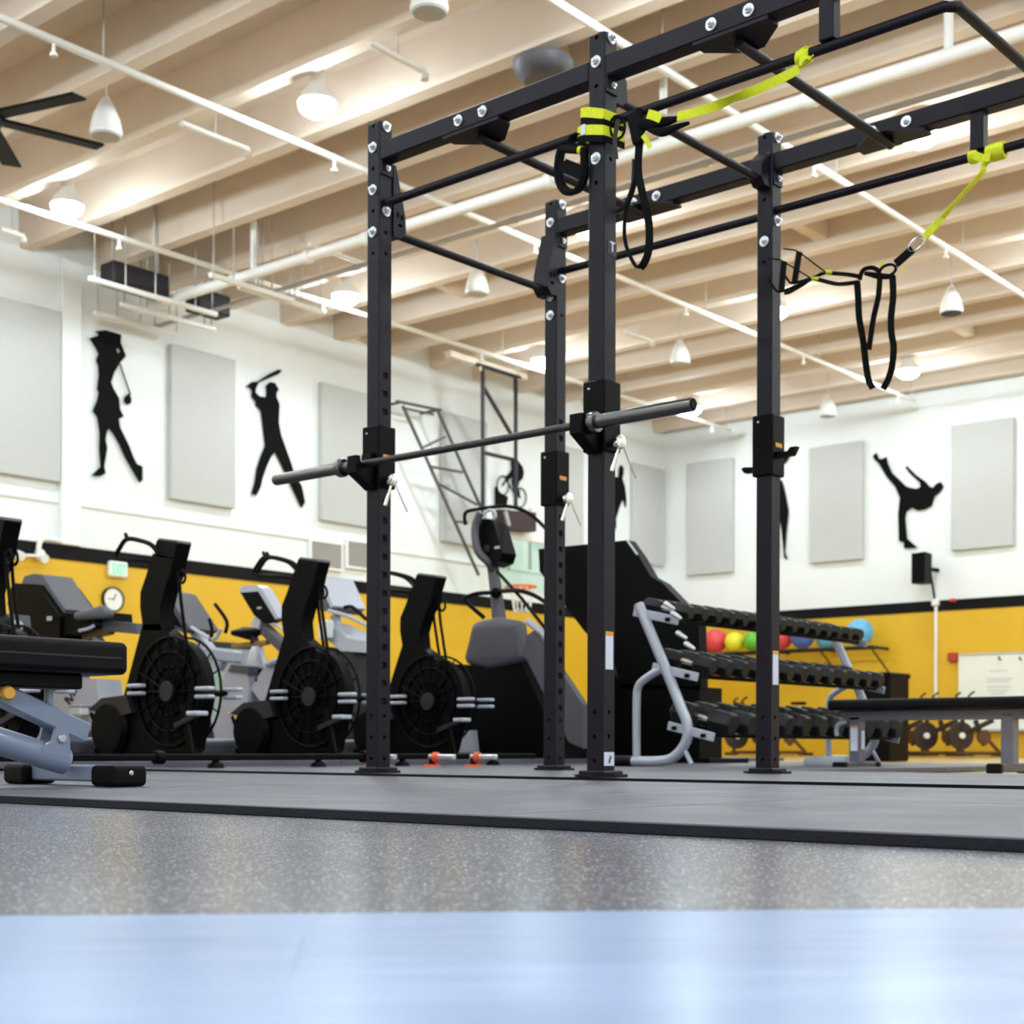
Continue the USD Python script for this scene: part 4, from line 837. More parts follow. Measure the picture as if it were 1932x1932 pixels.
# orange footed push-up bars on the floor
for k, (a, lab) in enumerate(((815, 'black and orange footed push-up grip, left one right of the front left upright'), (893, 'black and orange footed push-up grip, right one before the stair climber'), (705, 'orange footed push-up grip behind the front left upright'))):
    c = on_z(a, 1447, ZR); pu = thing('push_up_grip', lab, 'push-up grip', c)
    obj('foot', lathe([(0, 0), (0.05, 0), (0.045, 0.014), (0, 0.014)], 16, c), 'orange_red', pu)
    obj('post', tube([c + V(0, 0, 0.012), c + V(0, 0, 0.05)], 0.018, 10), 'black_rubber', pu)
    obj('handle', bar(c + V(-0.02, 0, 0.055), c + V(0.17, 0.0, 0.055), 0.03, 0.03, 0.006), 'zinc', pu)
    obj('collar', disc(c + V(0.03, 0, 0.055), (1, 0, 0), 0.028, 0.03, 14), 'orange_red', pu)

# ================================================================== far wall things
def sp_bike(loc, label, group):
    x, y, z = loc; t = thing('spin_bike', label, 'exercise bike', loc, group)
    obj('flywheel', disc((x - 0.32, y, 0.36), (0, 1, 0), 0.23, 0.05, 24), 'spin_dark', t)
    obj('main_frame', bar((x - 0.32, y, 0.36), (x + 0.28, y, 0.62), 0.05, 0.08), 'spin_dark', t)
    obj('down_tube', bar((x - 0.05, y, 0.62), (x + 0.12, y, 0.2), 0.05, 0.07), 'spin_dark', t)
    obj('fork', bar((x - 0.36, y, 0.30), (x - 0.22, y, 0.92), 0.05, 0.06), 'spin_dark', t)
    obj('handlebar', tube([(x - 0.2, y - 0.2, 1.08), (x - 0.30, y - 0.19, 1.0), (x - 0.2, y - 0.05, 0.96), (x - 0.2, y + 0.05, 0.96), (x - 0.30, y + 0.19, 1.0), (x - 0.2, y + 0.2, 1.08)], 0.017, 8, smooth=3), 'black_rubber', t)
    obj('handlebar_post', tube([(x - 0.22, y, 0.9), (x - 0.2, y, 0.97)], 0.02, 8), 'chrome', t)
    obj('saddle', hull([((x + 0.36, y - 0.08, 0.96), 0.03), ((x + 0.36, y + 0.08, 0.96), 0.03), ((x + 0.14, y, 0.96), 0.025)], 1), 'black_rubber', t)
    obj('seat_post', bar((x + 0.26, y, 0.6), (x + 0.28, y, 0.94), 0.04, 0.05), 'chrome', t)
    obj('crank_case', disc((x + 0.08, y - 0.05, 0.34), (0, 1, 0), 0.12, 0.06, 18), 'spin_rust', t)
    obj('hub_cap', disc((x - 0.32, y - 0.04, 0.36), (0, 1, 0), 0.05, 0.05, 16), 'pipe_white', t)
    for dx in (-0.42, 0.42): obj('foot_bar', bar((x + dx, y - 0.25, 0.045), (x + dx, y + 0.25, 0.045), 0.06, 0.05, 0.008), 'spin_dark', t)
    obj('base_bar', bar((x - 0.42, y, 0.07), (x + 0.42, y, 0.07), 0.06, 0.06, 0.008), 'spin_rust', t)
    obj('rear_stay', bar((x + 0.42, y, 0.07), (x + 0.12, y, 0.36), 0.04, 0.05), 'spin_rust', t)
    obj('front_stay', bar((x - 0.38, y, 0.07), (x - 0.33, y, 0.34), 0.04, 0.05), 'spin_dark', t)
    return t
s0 = None
for k, (a, lab) in enumerate(((1712, 'spin bike by the far wall, second from left under the flat bench'), (1668, 'spin bike by the far wall, leftmost beside the bench leg'), (1778, 'spin bike by the far wall, third from left under the flat bench'), (1845, 'spin bike by the far wall, left of the right bench leg'), (1420, 'spin bike by the far wall behind the dumbbell rack, left one'), (1480, 'spin bike by the far wall behind the dumbbell rack, right one'))):
    q = on_y(a, 1430, 23.6); q[2] = 0.0
    if s0 is None: sb = s0 = sp_bike(tuple(q), lab, 'spin bikes along the far wall')
    else: sb = dup(s0, q, lab, 'spin bikes along the far wall')
    UsdGeom.Xformable(sb.prim).AddRotateZOp().Set(55.0)

# wall shelf of exercise balls
YSH = YR - 0.42
pz = on_y(1500, 1226, YSH)[2]
xa, xb = on_y(1290, 1226, YSH)[0], on_y(1662, 1226, YSH)[0]
sf = thing('ball_shelf', 'long wire wall shelf holding the coloured exercise balls', 'shelf', ((xa + xb) / 2, YSH, pz))
for dy in (-0.3, -0.1, 0.1, 0.3): obj('shelf_wire', bar((xa, YSH + dy, pz - 0.02), (xb, YSH + dy, pz - 0.02), 0.03, 0.03, 0.004), 'dark_grey', sf)
for x in np.linspace(xa + 0.1, xb - 0.05, 5):
    obj('bracket_arm', bar((x, YSH - 0.32, pz - 0.045), (x, YR, pz - 0.045), 0.025, 0.025), 'dark_grey', sf)
    obj('bracket_stay', bar((x, YSH - 0.28, pz - 0.05), (x, YR - 0.01, pz - 0.45), 0.025, 0.025), 'dark_grey', sf)
for a, r, mname, lab in ((1322, 0.2, 'ball_blue', 'dark blue exercise ball at the left end of the wall shelf'), (1350, 0.23, 'ball_red', 'red exercise ball left of the yellow one on the wall shelf'), (1386, 0.19, 'ball_yellow', 'yellow exercise ball on the wall shelf'), (1421, 0.19, 'ball_green', 'green exercise ball on the wall shelf beside the rack upright'),
                         (1472, 0.24, 'ball_red', 'red exercise ball right of the rear rack upright on the wall shelf'), (1514, 0.22, 'ball_blue', 'royal blue exercise ball in the middle right of the wall shelf'), (1560, 0.19, 'ball_sky', 'small sky blue exercise ball behind the dumbbells'), (1622, 0.245, 'ball_sky', 'large sky blue exercise ball at the right end of the wall shelf')):
    yb_ = YSH + (0.17 if a in (1322, 1418, 1560) else -0.19)
    q = on_y(a, 1200, yb_)
    obj('exercise_ball', ball((q[0], yb_, pz + r - 0.004), r, 3), mname, None, lab, cat='ball', group=None, smooth=True)

# whiteboard
wb0, wb1 = on_y(1808, 1236, YR - 0.05), on_y(1808, 1378, YR - 0.05)
XW0, XW1 = wb0[0], wb0[0] + 2.4
wt = thing('whiteboard', 'large white board with faint writing on the gold wall at right', 'whiteboard', ((XW0 + XW1) / 2, YR - 0.05, wb1[2]))
obj('panel', cbox(((XW0 + XW1) / 2, YR - 0.03, (wb0[2] + wb1[2]) / 2), (XW1 - XW0, 0.04, wb0[2] - wb1[2]), 0.004), 'whiteboard', wt)
obj('tray', cbox(((XW0 + XW1) / 2, YR - 0.08, wb1[2]), (XW1 - XW0, 0.12, 0.04), 0.006), 'silver_paint', wt)
obj('top_rail', cbox(((XW0 + XW1) / 2, YR - 0.035, wb0[2]), (XW1 - XW0, 0.06, 0.03), 0.004), 'silver_paint', wt)
for a in (1885, 1924):
    q = on_y(a, 1243, YR - 0.06); obj('map_hook', tube([q + V(0, 0, 0.04), q + V(0, -0.02, 0.0), q + V(0.04, -0.02, -0.02)], 0.012, 6), 'dark_grey', wt)
wr_ = random.Random(3)
for k, (b, a0, a1) in enumerate(((1266, 1866, 1900), (1281, 1860, 1912), (1286, 1862, 1905), (1296, 1862, 1908), (1303, 1864, 1900), (1309, 1870, 1895))):
    q0, q1 = on_y(a0, b, YR - 0.052), on_y(a1, b - 1, YR - 0.052)
    pts = [q0 + (q1 - q0) * s + V(0, 0, 0.012 * math.sin(s * 40 + k)) for s in np.linspace(0, 1, 24)]
    obj('writing_line', tube(pts, 0.006, 4), 'ink_pale', wt)
q = on_y(1798, 1240, YR - 0.05)
rbx = thing('alarm_box', 'small dark red wall box at the upper left corner of the white board', 'wall box', (q[0], YR, q[2]))
obj('box', cbox((q[0], YR - 0.05, q[2]), (0.16, 0.1, 0.16), 0.01), 'red_box', rbx); obj('cover', cbox((q[0], YR - 0.105, q[2]), (0.1, 0.02, 0.1), 0.008), 'red_box', rbx)
# conduit and speaker
q = on_y(1766, 1140, YR - 0.03); q2 = on_y(1770, 1315, YR - 0.03)
cd = thing('wall_conduit', 'thin pale conduit running down the gold wall below the loudspeaker', 'conduit', (q[0], YR - 0.03, q2[2]))
obj('tube', tube([(q[0], YR - 0.03, q2[2]), (q[0], YR - 0.03, q[2])], 0.03, 10), 'amber_plastic' if False else 'pipe_white', cd)
obj('junction_box', cbox((q[0], YR - 0.05, q[2] + 0.03), (0.13, 0.1, 0.13), 0.02), 'pipe_white', cd)
s1, s2 = on_y(1723, 1045, YR - 0.45), on_y(1752, 1100, YR - 0.45)
spk = thing('loudspeaker', 'black loudspeaker on a wall bracket under the karate silhouette', 'loudspeaker', ((s1[0] + s2[0]) / 2, YR - 0.4, s2[2]))
obj('cabinet', prism([(s1[0], YR - 0.52), (s2[0], YR - 0.60), (s2[0] - 0.03, YR - 0.25), (s1[0] + 0.06, YR - 0.25)], s1[2] - s2[2], 'xy', (s1[2] + s2[2]) / 2), 'black_plastic', spk)
obj('bracket', bar(((s1[0] + s2[0]) / 2 + 0.05, YR - 0.3, (s1[2] + s2[2]) / 2), ((s1[0] + s2[0]) / 2 + 0.12, YR, (s1[2] + s2[2]) / 2), 0.06, 0.06), 'black_plastic', spk)
ca, cb = on_y(1754, 1070, YR - 0.2), on_y(1764, 1134, YR - 0.03)
obj('cable', tube([ca, ca + V(0.03, 0.05, -0.3), cb], 0.02, 6, smooth=4), 'black_rubber', spk)
q = on_y(1799, 1133, YR - 0.02)
obj('strobe_light', cbox((q[0], YR - 0.05, q[2]), (0.11, 0.08, 0.06), 0.015), 'fan_red', None, 'small red alarm strobe on the black stripe of the far wall', cat='alarm')
# dark cabinet beside the bench
q0, q1 = on_y(1622, 1272, 15.0), on_y(1682, 1322, 15.0)
cbn = thing('black_cabinet', 'square black case standing behind the right end of the dumbbell rack', 'case', ((q0[0] + q1[0]) / 2, 15.0, 0))
obj('body', cbox(((q0[0] + q1[0]) / 2, 15.2, q0[2] / 2), (q1[0] - q0[0], 0.5, q0[2]), 0.02), 'black_plastic', cbn)
obj('lid', cbox(((q0[0] + q1[0]) / 2, 15.2, q0[2] - 0.02), (q1[0] - q0[0] + 0.02, 0.52, 0.06), 0.01), 'black_plastic', cbn)

# acoustic panels
def panel_x(pts, lab, n):      # left wall; pts = (left px, right px, top-left y, bottom-left y)
    a, b, yt, yb_ = pts
    p, q = on_x(a, yt, XL), on_x(b, yt, XL); r = on_x(a, yb_, XL)
    obj('acoustic_panel', cbox((XL + 0.05, (p[1] + q[1]) / 2, (p[2] + r[2]) / 2), (0.1, q[1] - p[1], p[2] - r[2]), 0.01), 'acoustic_grey', None, lab, cat='wall panel')
def panel_y(pts, lab, n):
    a, b, yt, yb_ = pts
    p, q = on_y(a, yt, YR), on_y(b, yt, YR); r = on_y(a, yb_, YR)
    obj('acoustic_panel', cbox(((p[0] + q[0]) / 2, YR - 0.05, (p[2] + r[2]) / 2), (q[0] - p[0], 0.1, p[2] - r[2]), 0.01), 'acoustic_grey', None, lab, cat='wall panel')
panel_x((-60, 108, 548, 885), 'grey acoustic wall panel at the left edge of the picture', 0)
panel_x((316, 437, 650, 942), 'grey acoustic wall panel between the golfer and batter silhouettes', 1)
panel_x((600, 714, 722, 982), 'grey acoustic wall panel behind the front left rack upright', 2)
panel_x((829, 912, 777, 1022), 'grey acoustic wall panel behind the ladder shaped frame', 3)
panel_x((1052, 1094, 840, 1040), 'grey acoustic wall panel between the two middle rack uprights', 4)
panel_x((1188, 1247, 873, 1060), 'grey acoustic wall panel just left of the room corner', 5)
panel_y((1300, 1387, 877, 1087), 'grey acoustic wall panel just right of the room corner', 6)
panel_y((1532, 1632, 847, 1064), 'grey acoustic wall panel right of the rear rack upright', 7)
panel_y((1799, 1916, 805, 1040), 'grey acoustic wall panel at far right beside the karate silhouette', 8)
for a, b, lab in ((580, 643, 'grey louvred wall vent, left of the pair under the acoustic panel'), (649, 712, 'grey louvred wall vent, right of the pair, partly behind the rack upright')):
    p, q, r = on_x(a, 1016, XL), on_x(b, 1016, XL), on_x(a, 1072, XL)
    v = thing('wall_vent', lab, 'vent', (XL, (p[1] + q[1]) / 2, r[2]), 'wall vents')
    w, hh = q[1] - p[1], p[2] - r[2]; cy, cz = (p[1] + q[1]) / 2, (p[2] + r[2]) / 2
    hole = cbox((XL + 0.03, cy, cz), (1, w - 0.08, hh - 0.08), 0)
    obj('frame', cut(cbox((XL + 0.03, cy, cz), (0.06, w, hh), 0.006), hole), 'pipe_white', v)
    obj('backing', cbox((XL + 0.005, cy, cz), (0.01, w - 0.06, hh - 0.06), 0), 'dark_grey', v)
    for k in range(9): obj('louvre', cbox((XL + 0.03, cy, cz - hh / 2 + 0.06 + (hh - 0.12) * k / 8), (0.05, w - 0.07, 0.035), 0.003, np.array([[0.8, 0, 0.6], [0, 1, 0], [-0.6, 0, 0.8]])), 'conduit_grey', v)

# silhouettes cut from black board, standing off the walls
def cut_x(pts, lab, extra=(), holes=()):
    t = thing('athlete_cutout', lab, 'wall decoration', (XL, on_x(*pts[0], XL)[1], on_x(*pts[0], XL)[2]))
    P = Polygon(xpoly(pts, XL)).buffer(0.02).buffer(-0.02).simplify(0.006)
    obj('figure', prism(list(P.exterior.coords)[:-1], 0.025, 'yz', XL + 0.035, [xpoly(h, XL) for h in holes]), 'silhouette_black', t); return t
def cut_y(pts, lab):
    t = thing('athlete_cutout', lab, 'wall decoration', (on_y(*pts[0], YR)[0], YR, on_y(*pts[0], YR)[2]))
    P = Polygon(ypoly(pts, YR)).buffer(0.02).buffer(-0.02).simplify(0.006)
    obj('figure', prism(list(P.exterior.coords)[:-1], 0.025, 'xz', YR - 0.035), 'silhouette_black', t); return t
G = lambda L, s, ox, oy: [(ox + x * s, oy + y * s) for x, y in L]
golf = G([(690, 100), (755, 92), (870, 125), (865, 180), (905, 280), (860, 330), (820, 400), (795, 470), (815, 520), (855, 590), (862, 670), (888, 722), (850, 735), (862, 800), (900, 880), (930, 940), (960, 1020), (985, 1070), (1025, 1085), (1025, 1185), (1008, 1200), (960, 1120), (900, 1010), (860, 920), (815, 840), (785, 800), (765, 830), (755, 890), (768, 950), (755, 1040), (745, 1090), (757, 1135), (720, 1155), (660, 1150), (685, 1125), (725, 1090), (715, 960), (718, 840), (700, 720), (668, 680), (700, 600), (712, 540), (700, 520), (712, 420), (708, 350), (692, 310), (712, 265), (690, 220), (645, 150), (720, 128)], 0.2588, 0, 600)
tg = cut_x(golf, 'black cutout of a golfer in a skirt finishing a swing on the left wall', holes=[G([(835, 232), (850, 215), (868, 240), (858, 262), (840, 255)], 0.2588, 0, 600)])
c1 = G([(862, 335), (940, 565)], 0.2588, 0, 600); qa, qb = on_x(*c1[0], XL) + V(0.035, 0, 0), on_x(*c1[1], XL) + V(0.035, 0, 0)
obj('club_shaft', bar(qa, qb, 0.02, 0.014, 0.001), 'silhouette_black', tg)
obj('club_head', prism(xpoly(G([(925, 555), (945, 590), (940, 625), (918, 635), (895, 610), (900, 580)], 0.2588, 0, 600), XL), 0.025, 'yz', XL + 0.035), 'silhouette_black', tg)
bat = G([(1085, 950), (1120, 922), (1155, 920), (1170, 910), (1225, 875), (1285, 845), (1305, 850), (1285, 872), (1225, 895), (1160, 925), (1145, 960), (1140, 985), (1165, 1010), (1210, 1020), (1215, 990), (1210, 945), (1232, 922), (1262, 928), (1285, 970), (1272, 985), (1270, 1015), (1290, 1060), (1288, 1120), (1285, 1179)], 0.3054, 130, 440)
bat2 = [(523, 800), (527, 822), (535, 845), (546, 875), (552, 895), (566, 918), (572, 948), (566, 958), (558, 940), (546, 915), (532, 885), (516, 852), (508, 862), (500, 880), (492, 902), (488, 920), (480, 935), (472, 932), (478, 912), (482, 885), (490, 860), (498, 842), (495, 815), (490, 775), (480, 765)]
cut_x(bat + bat2 + G([(1150, 1045), (1120, 1010), (1125, 975), (1105, 950)], 0.3054, 130, 440), 'black cutout of a baseball batter with raised bat on the left wall')
cyc = cut_x([(962, 872), (970, 864), (976, 872), (983, 882), (985, 892), (983, 903), (976, 910), (974, 920), (978, 932), (972, 936), (968, 925), (964, 912), (966, 900), (960, 902), (955, 908), (952, 900), (960, 892), (964, 885)], 'black cutout of a mountain bike rider above the dark scoreboard box')
for cx_, cy_ in ((949, 916), (982, 939)):
    wheel = [on_x(cx_ + 11 * math.cos(q), cy_ + 18 * math.sin(q), XL + 0.035) for q in np.linspace(0, 2 * math.pi, 22)[:-1]]
    obj('wheel_ring', tube(wheel, 0.012, 6, closed=True), 'silhouette_black', cyc)
for s, e in (((949, 916), (955, 905)), ((955, 905), (972, 932)), ((972, 932), (982, 939)), ((966, 905), (982, 939))): obj('bike_tube', bar(on_x(*s, XL + 0.035), on_x(*e, XL + 0.035), 0.025, 0.02), 'silhouette_black', cyc)
obj('rock', prism(xpoly([(932, 918), (940, 930), (955, 938), (952, 958), (932, 958)], XL), 0.025, 'yz', XL + 0.035), 'silhouette_black', cyc)
cut_x(G([(1068, 120), (1072, 70), (1082, 52), (1092, 70), (1092, 100), (1085, 125), (1100, 175), (1108, 240), (1105, 285), (1095, 245), (1085, 245), (1065, 300), (1050, 350), (1052, 390), (1040, 430), (1030, 445), (1010, 440), (1000, 300), (1005, 180), (1030, 115)], 0.3417, 800, 860), 'black cutout of a standing athlete half hidden behind the front right upright')
cut_y(G([(130, 790), (150, 780), (232, 778), (200, 825), (145, 850), (140, 920), (178, 970), (200, 1060), (222, 1180), (205, 1330), (195, 1480), (215, 1530), (192, 1520), (182, 1400), (160, 1200), (150, 1320), (152, 1520), (120, 1535), (60, 1500), (60, 850)], 0.2588, 1432, 660), 'black cutout of an athlete half hidden behind the right rear upright')
cut_y(G([(838, 775), (862, 755), (875, 795), (900, 800), (935, 785), (945, 830), (975, 900), (1030, 950), (1080, 1000), (1150, 1015), (1185, 1005), (1180, 970), (1110, 905), (1075, 860), (1085, 850), (1150, 915), (1215, 960), (1250, 1000), (1275, 1010), (1300, 980), (1330, 965), (1350, 1000), (1325, 1040), (1285, 1070), (1265, 1140), (1220, 1165), (1165, 1175), (1120, 1150), (1080, 1180), (1072, 1230), (1085, 1380), (1160, 1445), (1065, 1448), (1065, 1405), (1028, 1395), (1022, 1200), (1035, 1080), (1000, 1000), (940, 930), (880, 830), (848, 800)], 0.2588, 1432, 660), 'black cutout of a karate fighter in a high kick on the far wall')

# exit sign, clock, emergency light on the left wall
p, q, r = on_x(201, 1058, XL), on_x(236, 1058, XL), on_x(201, 1088, XL)
ex = thing('exit_sign', 'white exit sign with green letters high on the gold wall', 'sign', (XL, (p[1] + q[1]) / 2, r[2]))
cy, cz, w, hh = (p[1] + q[1]) / 2, (p[2] + r[2]) / 2, q[1] - p[1], p[2] - r[2]
obj('case', cbox((XL + 0.04, cy, cz), (0.08, w, hh), 0.02), 'exit_face', ex)
tx = meshkit.text_mesh('EXIT', hh * 0.62, 0.004, True); wx = tx.bounds[1][0] - tx.bounds[0][0]
tx.apply_scale([w * 0.72 / wx, 1, 1]); tx.apply_translation((-tx.bounds.mean(0)[0], -tx.bounds.mean(0)[1], 0))
obj('letters', place(tx, np.array([[0, 0, 1.], [1, 0, 0], [0, 1, 0]]), (XL + 0.08, cy, cz)), 'exit_green', ex)
c = on_x(211, 1131, XL)
ck = thing('wall_clock', 'round white wall clock with dark rim left of the first fan machine', 'clock', (XL, c[1], c[2]))
obj('rim', lathe([(0.15, 0), (0.17, 0), (0.17, 0.05), (0.15, 0.05), (0.15, 0)], 28, (XL, c[1], c[2]), (1, 0, 0)), 'dark_grey', ck)
obj('dial', disc((XL + 0.02, c[1], c[2]), (1, 0, 0), 0.155, 0.03, 28), 'whiteboard', ck)
obj('hand', cbox((XL + 0.038, c[1] + 0.02, c[2] + 0.03), (0.004, 0.012, 0.1), 0, frame((0, 0.5, 1))), 'dark_grey', ck)
obj('hand', cbox((XL + 0.038, c[1] - 0.03, c[2]), (0.004, 0.09, 0.01), 0), 'dark_grey', ck)
c = on_x(68, 1050, XL)
em = thing('emergency_light', 'white twin spot emergency light with curved pipe at upper left of the gold wall', 'emergency light', (XL, c[1], c[2]))
obj('body', cbox((XL + 0.06, c[1] + 0.02, c[2] + 0.02), (0.12, 0.12, 0.13), 0.03), 'pipe_white', em)
for dy in (-0.32, 0.02): obj('lamp_head', disc((XL + 0.14, c[1] + dy, c[2] - 0.03), (1, 0, -0.3), 0.058, 0.09, 18), 'pipe_white', em)
obj('arm', tube([(XL + 0.1, c[1] - 0.3, c[2] - 0.02), (XL + 0.1, c[1], c[2])], 0.02, 8), 'pipe_white', em)
obj('elbow_pipe', tube([(XL + 0.05, c[1], c[2] + 0.06), (XL + 0.05, c[1] + 0.03, c[2] + 0.2), (XL + 0.05, c[1] + 0.14, c[2] + 0.24), (XL + 0.05, c[1] + 0.45, c[2] + 0.22)], 0.035, 10, smooth=4), 'pipe_white', em)
# green double door / locker glimpsed between machines
p, q = on_x(412, 1210, XL), on_x(455, 1210, XL)
dg = thing('door_1', None, None, (XL, (p[1] + q[1]) / 2, 0), kind='structure')
zt = on_x(412, 1222, XL)[2]
obj('leaf', cbox((XL + 0.02, (p[1] + q[1]) / 2, zt / 2), (0.06, q[1] - p[1] + 0.5, zt), 0.006), 'locker_green', dg)
obj('frame', cbox((XL + 0.02, (p[1] + q[1]) / 2, zt + 0.04), (0.1, q[1] - p[1] + 0.7, 0.08), 0.006), 'dark_grey', dg)

# ================================================================== basketball frames
XK = XL + 0.95
gx = lambda a, b, dx=0.0: on_x(a, b, XK + dx)
bf = thing('basketball_backstop', 'dark tube wall-hung basketball backstop with glass board and orange rim', 'basketball hoop', (XK, gx(940, 900)[1], gx(940, 1110)[2]))
for a, b in (((911, 690), (911, 958)), ((973, 714), (973, 960)), ((898, 687), (981, 713)), ((913, 732), (966, 822)), ((912, 854), (972, 868))):
    obj('frame_tube', tube([gx(*a), gx(*b)], 0.035, 8), 'dark_grey', bf)
obj('header_beam', bar(gx(845, 668, -0.05), gx(990, 712, -0.05), 0.12, 0.10), 'ceiling_paint', bf)
for a in (905, 978):
    q = gx(a, 700 if a < 950 else 716); obj('ceiling_strut', bar(q, (q[0], q[1], ZT - 0.4), 0.05, 0.05), 'ceiling_paint', bf)
p, q, r = gx(938, 1010, 0.25), gx(1030, 1010, 0.25), gx(938, 1112, 0.25)
obj('backboard', cbox((XK + 0.25, (p[1] + q[1]) / 2, (p[2] + r[2]) / 2), (0.03, q[1] - p[1], p[2] - r[2]), 0.003), 'board_glass', bf)
hole = cbox((XK + 0.25, (p[1] + q[1]) / 2, (p[2] + r[2]) / 2), (1, q[1] - p[1] - 0.02, p[2] - r[2] - 0.02), 0)
obj('board_frame', cut(cbox((XK + 0.25, (p[1] + q[1]) / 2, (p[2] + r[2]) / 2), (0.06, q[1] - p[1] + 0.08, p[2] - r[2] + 0.08), 0.004), hole), 'pipe_white', bf)
for a in (960, 1000): obj('board_strut', tube([gx(a, 960), gx(a, 1075)], 0.03, 8), 'conduit_grey', bf)
obj('top_rail', cbox(gx(975, 1004, 0.2), (0.12, 1.05, 0.16), 0.01), 'pipe_white', bf)
cxr = gx(985, 1107, 0.55)
obj('rim', tube([cxr + V(0.23 * math.cos(q), 0.23 * math.sin(q), 0) for q in np.linspace(0, 2 * math.pi, 25)[:-1]], 0.02, 8, closed=True), 'rim_orange', bf)
obj('rim_bracket', cbox(cxr + V(-0.26, 0, -0.02), (0.12, 0.14, 0.1), 0.01), 'rim_orange', bf)
for k in range(12):
    q = k * math.pi / 6
    obj('net_cord', tube([cxr + V(0.23 * math.cos(q), 0.23 * math.sin(q), 0), cxr + V(0.16 * math.cos(q + 0.3), 0.16 * math.sin(q + 0.3), -0.22), cxr + V(0.13 * math.cos(q), 0.13 * math.sin(q), -0.42)], 0.009, 5), 'net_white', bf)
sbx = thing('scoreboard_box', 'dark brown box mounted above the basketball backboard', 'scoreboard', gx(980, 1008, 0.38))
obj('case', prism(xpoly([(936, 962), (1003, 968), (1003, 1004), (945, 1000)], XK + 0.38), 0.2, 'yz', XK + 0.38), 'brown_dark', sbx)
obj('bracket', bar(gx(953, 965, 0.5), gx(960, 992, 0.5), 0.05, 0.06), 'conduit_grey', sbx)
gx = lambda a, b, dx=0.0: on_x(a, b, XL + 0.35 + dx)
lf = thing('ladder_frame', 'leaning dark ladder-shaped tube frame hung off the left wall', 'frame', gx(800, 900))
A0, A1, B0_, B1_ = (760, 766), (903, 1085), (826, 775), (915, 975)
for a, b, r in ((A0, A1, 0.028), (B0_, B1_, 0.028), ((748, 757), (832, 774), 0.025), ((762, 770), (818, 782), 0.02), ((797, 845), (840, 824), 0.02), ((811, 880), (872, 891), 0.024), ((826, 912), (900, 952), 0.024), ((858, 984), (882, 986), 0.022)):
    obj('rail' if r > 0.027 else 'rung', tube([gx(*a), gx(*b)], r, 8), 'tube_dark', lf)
for a, dy in ((752, 0), (824, 0)):
    q = gx(a, 760 if a < 800 else 774); obj('wall_arm', tube([q, (XL, q[1], q[2])], 0.025, 8), 'tube_dark', lf)

# ================================================================== overhead pipes, conduits, fans, speakers
def pipe(name, pts, r, mat_, lab, cat='pipe', fit=(), group=None):
    t = thing(name, lab, cat, pts[0], group); obj('run', tube(pts, r, 14), mat_, t)
    d = unit(np.asarray(pts[-1]) - np.asarray(pts[0]))
    for f in fit: obj('coupling', lathe([(0, -0.05), (r * 1.25, -0.05), (r * 1.25, 0.05), (0, 0.05)], 14, f, d), mat_, t)
    return t
mp_ = pipe('sprinkler_main', [(XL + 0.3, 11.9, 6.0), (XE, 11.9, 6.0)], 0.065, 'pipe_white', 'thick white sprinkler main crossing the whole hall below the beams', fit=[(x, 11.9, 6.0) for x in (-13.2, -12.2, -9.5, -6.5, -3.4)])
for x in (-14.2, -8.1, -5.2):
    obj('riser', tube([(x, 11.9, 6.0), (x, 11.9, 6.95)], 0.04, 10), 'pipe_white', mp_)
pipe('conduit', [(XL, 12.5, 5.98), (XE, 12.5, 5.98)], 0.03, 'conduit_grey', 'thin grey conduit running beside the thick sprinkler main', 'conduit', fit=[(x, 12.5, 5.98) for x in (-13, -10.5, -8, -5)])
for x, lab in ((-15.0, 'sprinkler branch pipe nearest the left wall'), (-11.25, 'white sprinkler branch pipe crossing above the ceiling fan'), (-7.5, 'white sprinkler branch pipe passing the top of the front right upright')):
    bp = pipe('sprinkler_branch', [(x, 1.0, 6.25), (x, YR - 0.6, 6.25)], 0.035, 'pipe_white', lab, group=None)
    for y in np.arange(7.2, 24, 3.3):
        obj('drop', tube([(x, y, 6.25), (x, y, 6.14)], 0.016, 6), 'pipe_white', bp); obj('sprinkler_head', disc((x, y, 6.12), (0, 0, 1), 0.035, 0.03, 10), 'pipe_white', bp)
        obj('hanger_rod', tube([(x, y + 0.5, 6.25), (x, y + 0.5, ZT)], 0.008, 5), 'conduit_grey', bp)
for a, b, c, d, lab in ((340, 233, 470, 282, 'short white pipe stub right of the white pendant speaker'), (0, 432, 45, 445, 'short white pipe stub at the left edge below the lamp'), (700, 82, 800, 135, 'short white pipe stub left of the front right upright top'), (1180, 625, 1230, 645, 'short white pipe stub right of the front right upright'), (580, 462, 700, 500, 'short white pipe stub left of the front left upright')):
    p, q = on_z(a, b, 6.3), on_z(c, d, 6.3); q = V(p[0] * 0.5 + q[0] * 0.5, q[1], 6.3); p = V(q[0], p[1], 6.3)
    st = pipe('pipe_stub', [p, q], 0.03, 'pipe_white', lab); obj('sprinkler_head', disc(q + V(0, 0, -0.05), (0, 0, 1), 0.04, 0.06, 10), 'pipe_white', st); obj('hanger_rod', tube([(p + q) / 2, (p + q) / 2 + V(0, 0, ZT - 6.3)], 0.008, 5), 'conduit_grey', st)
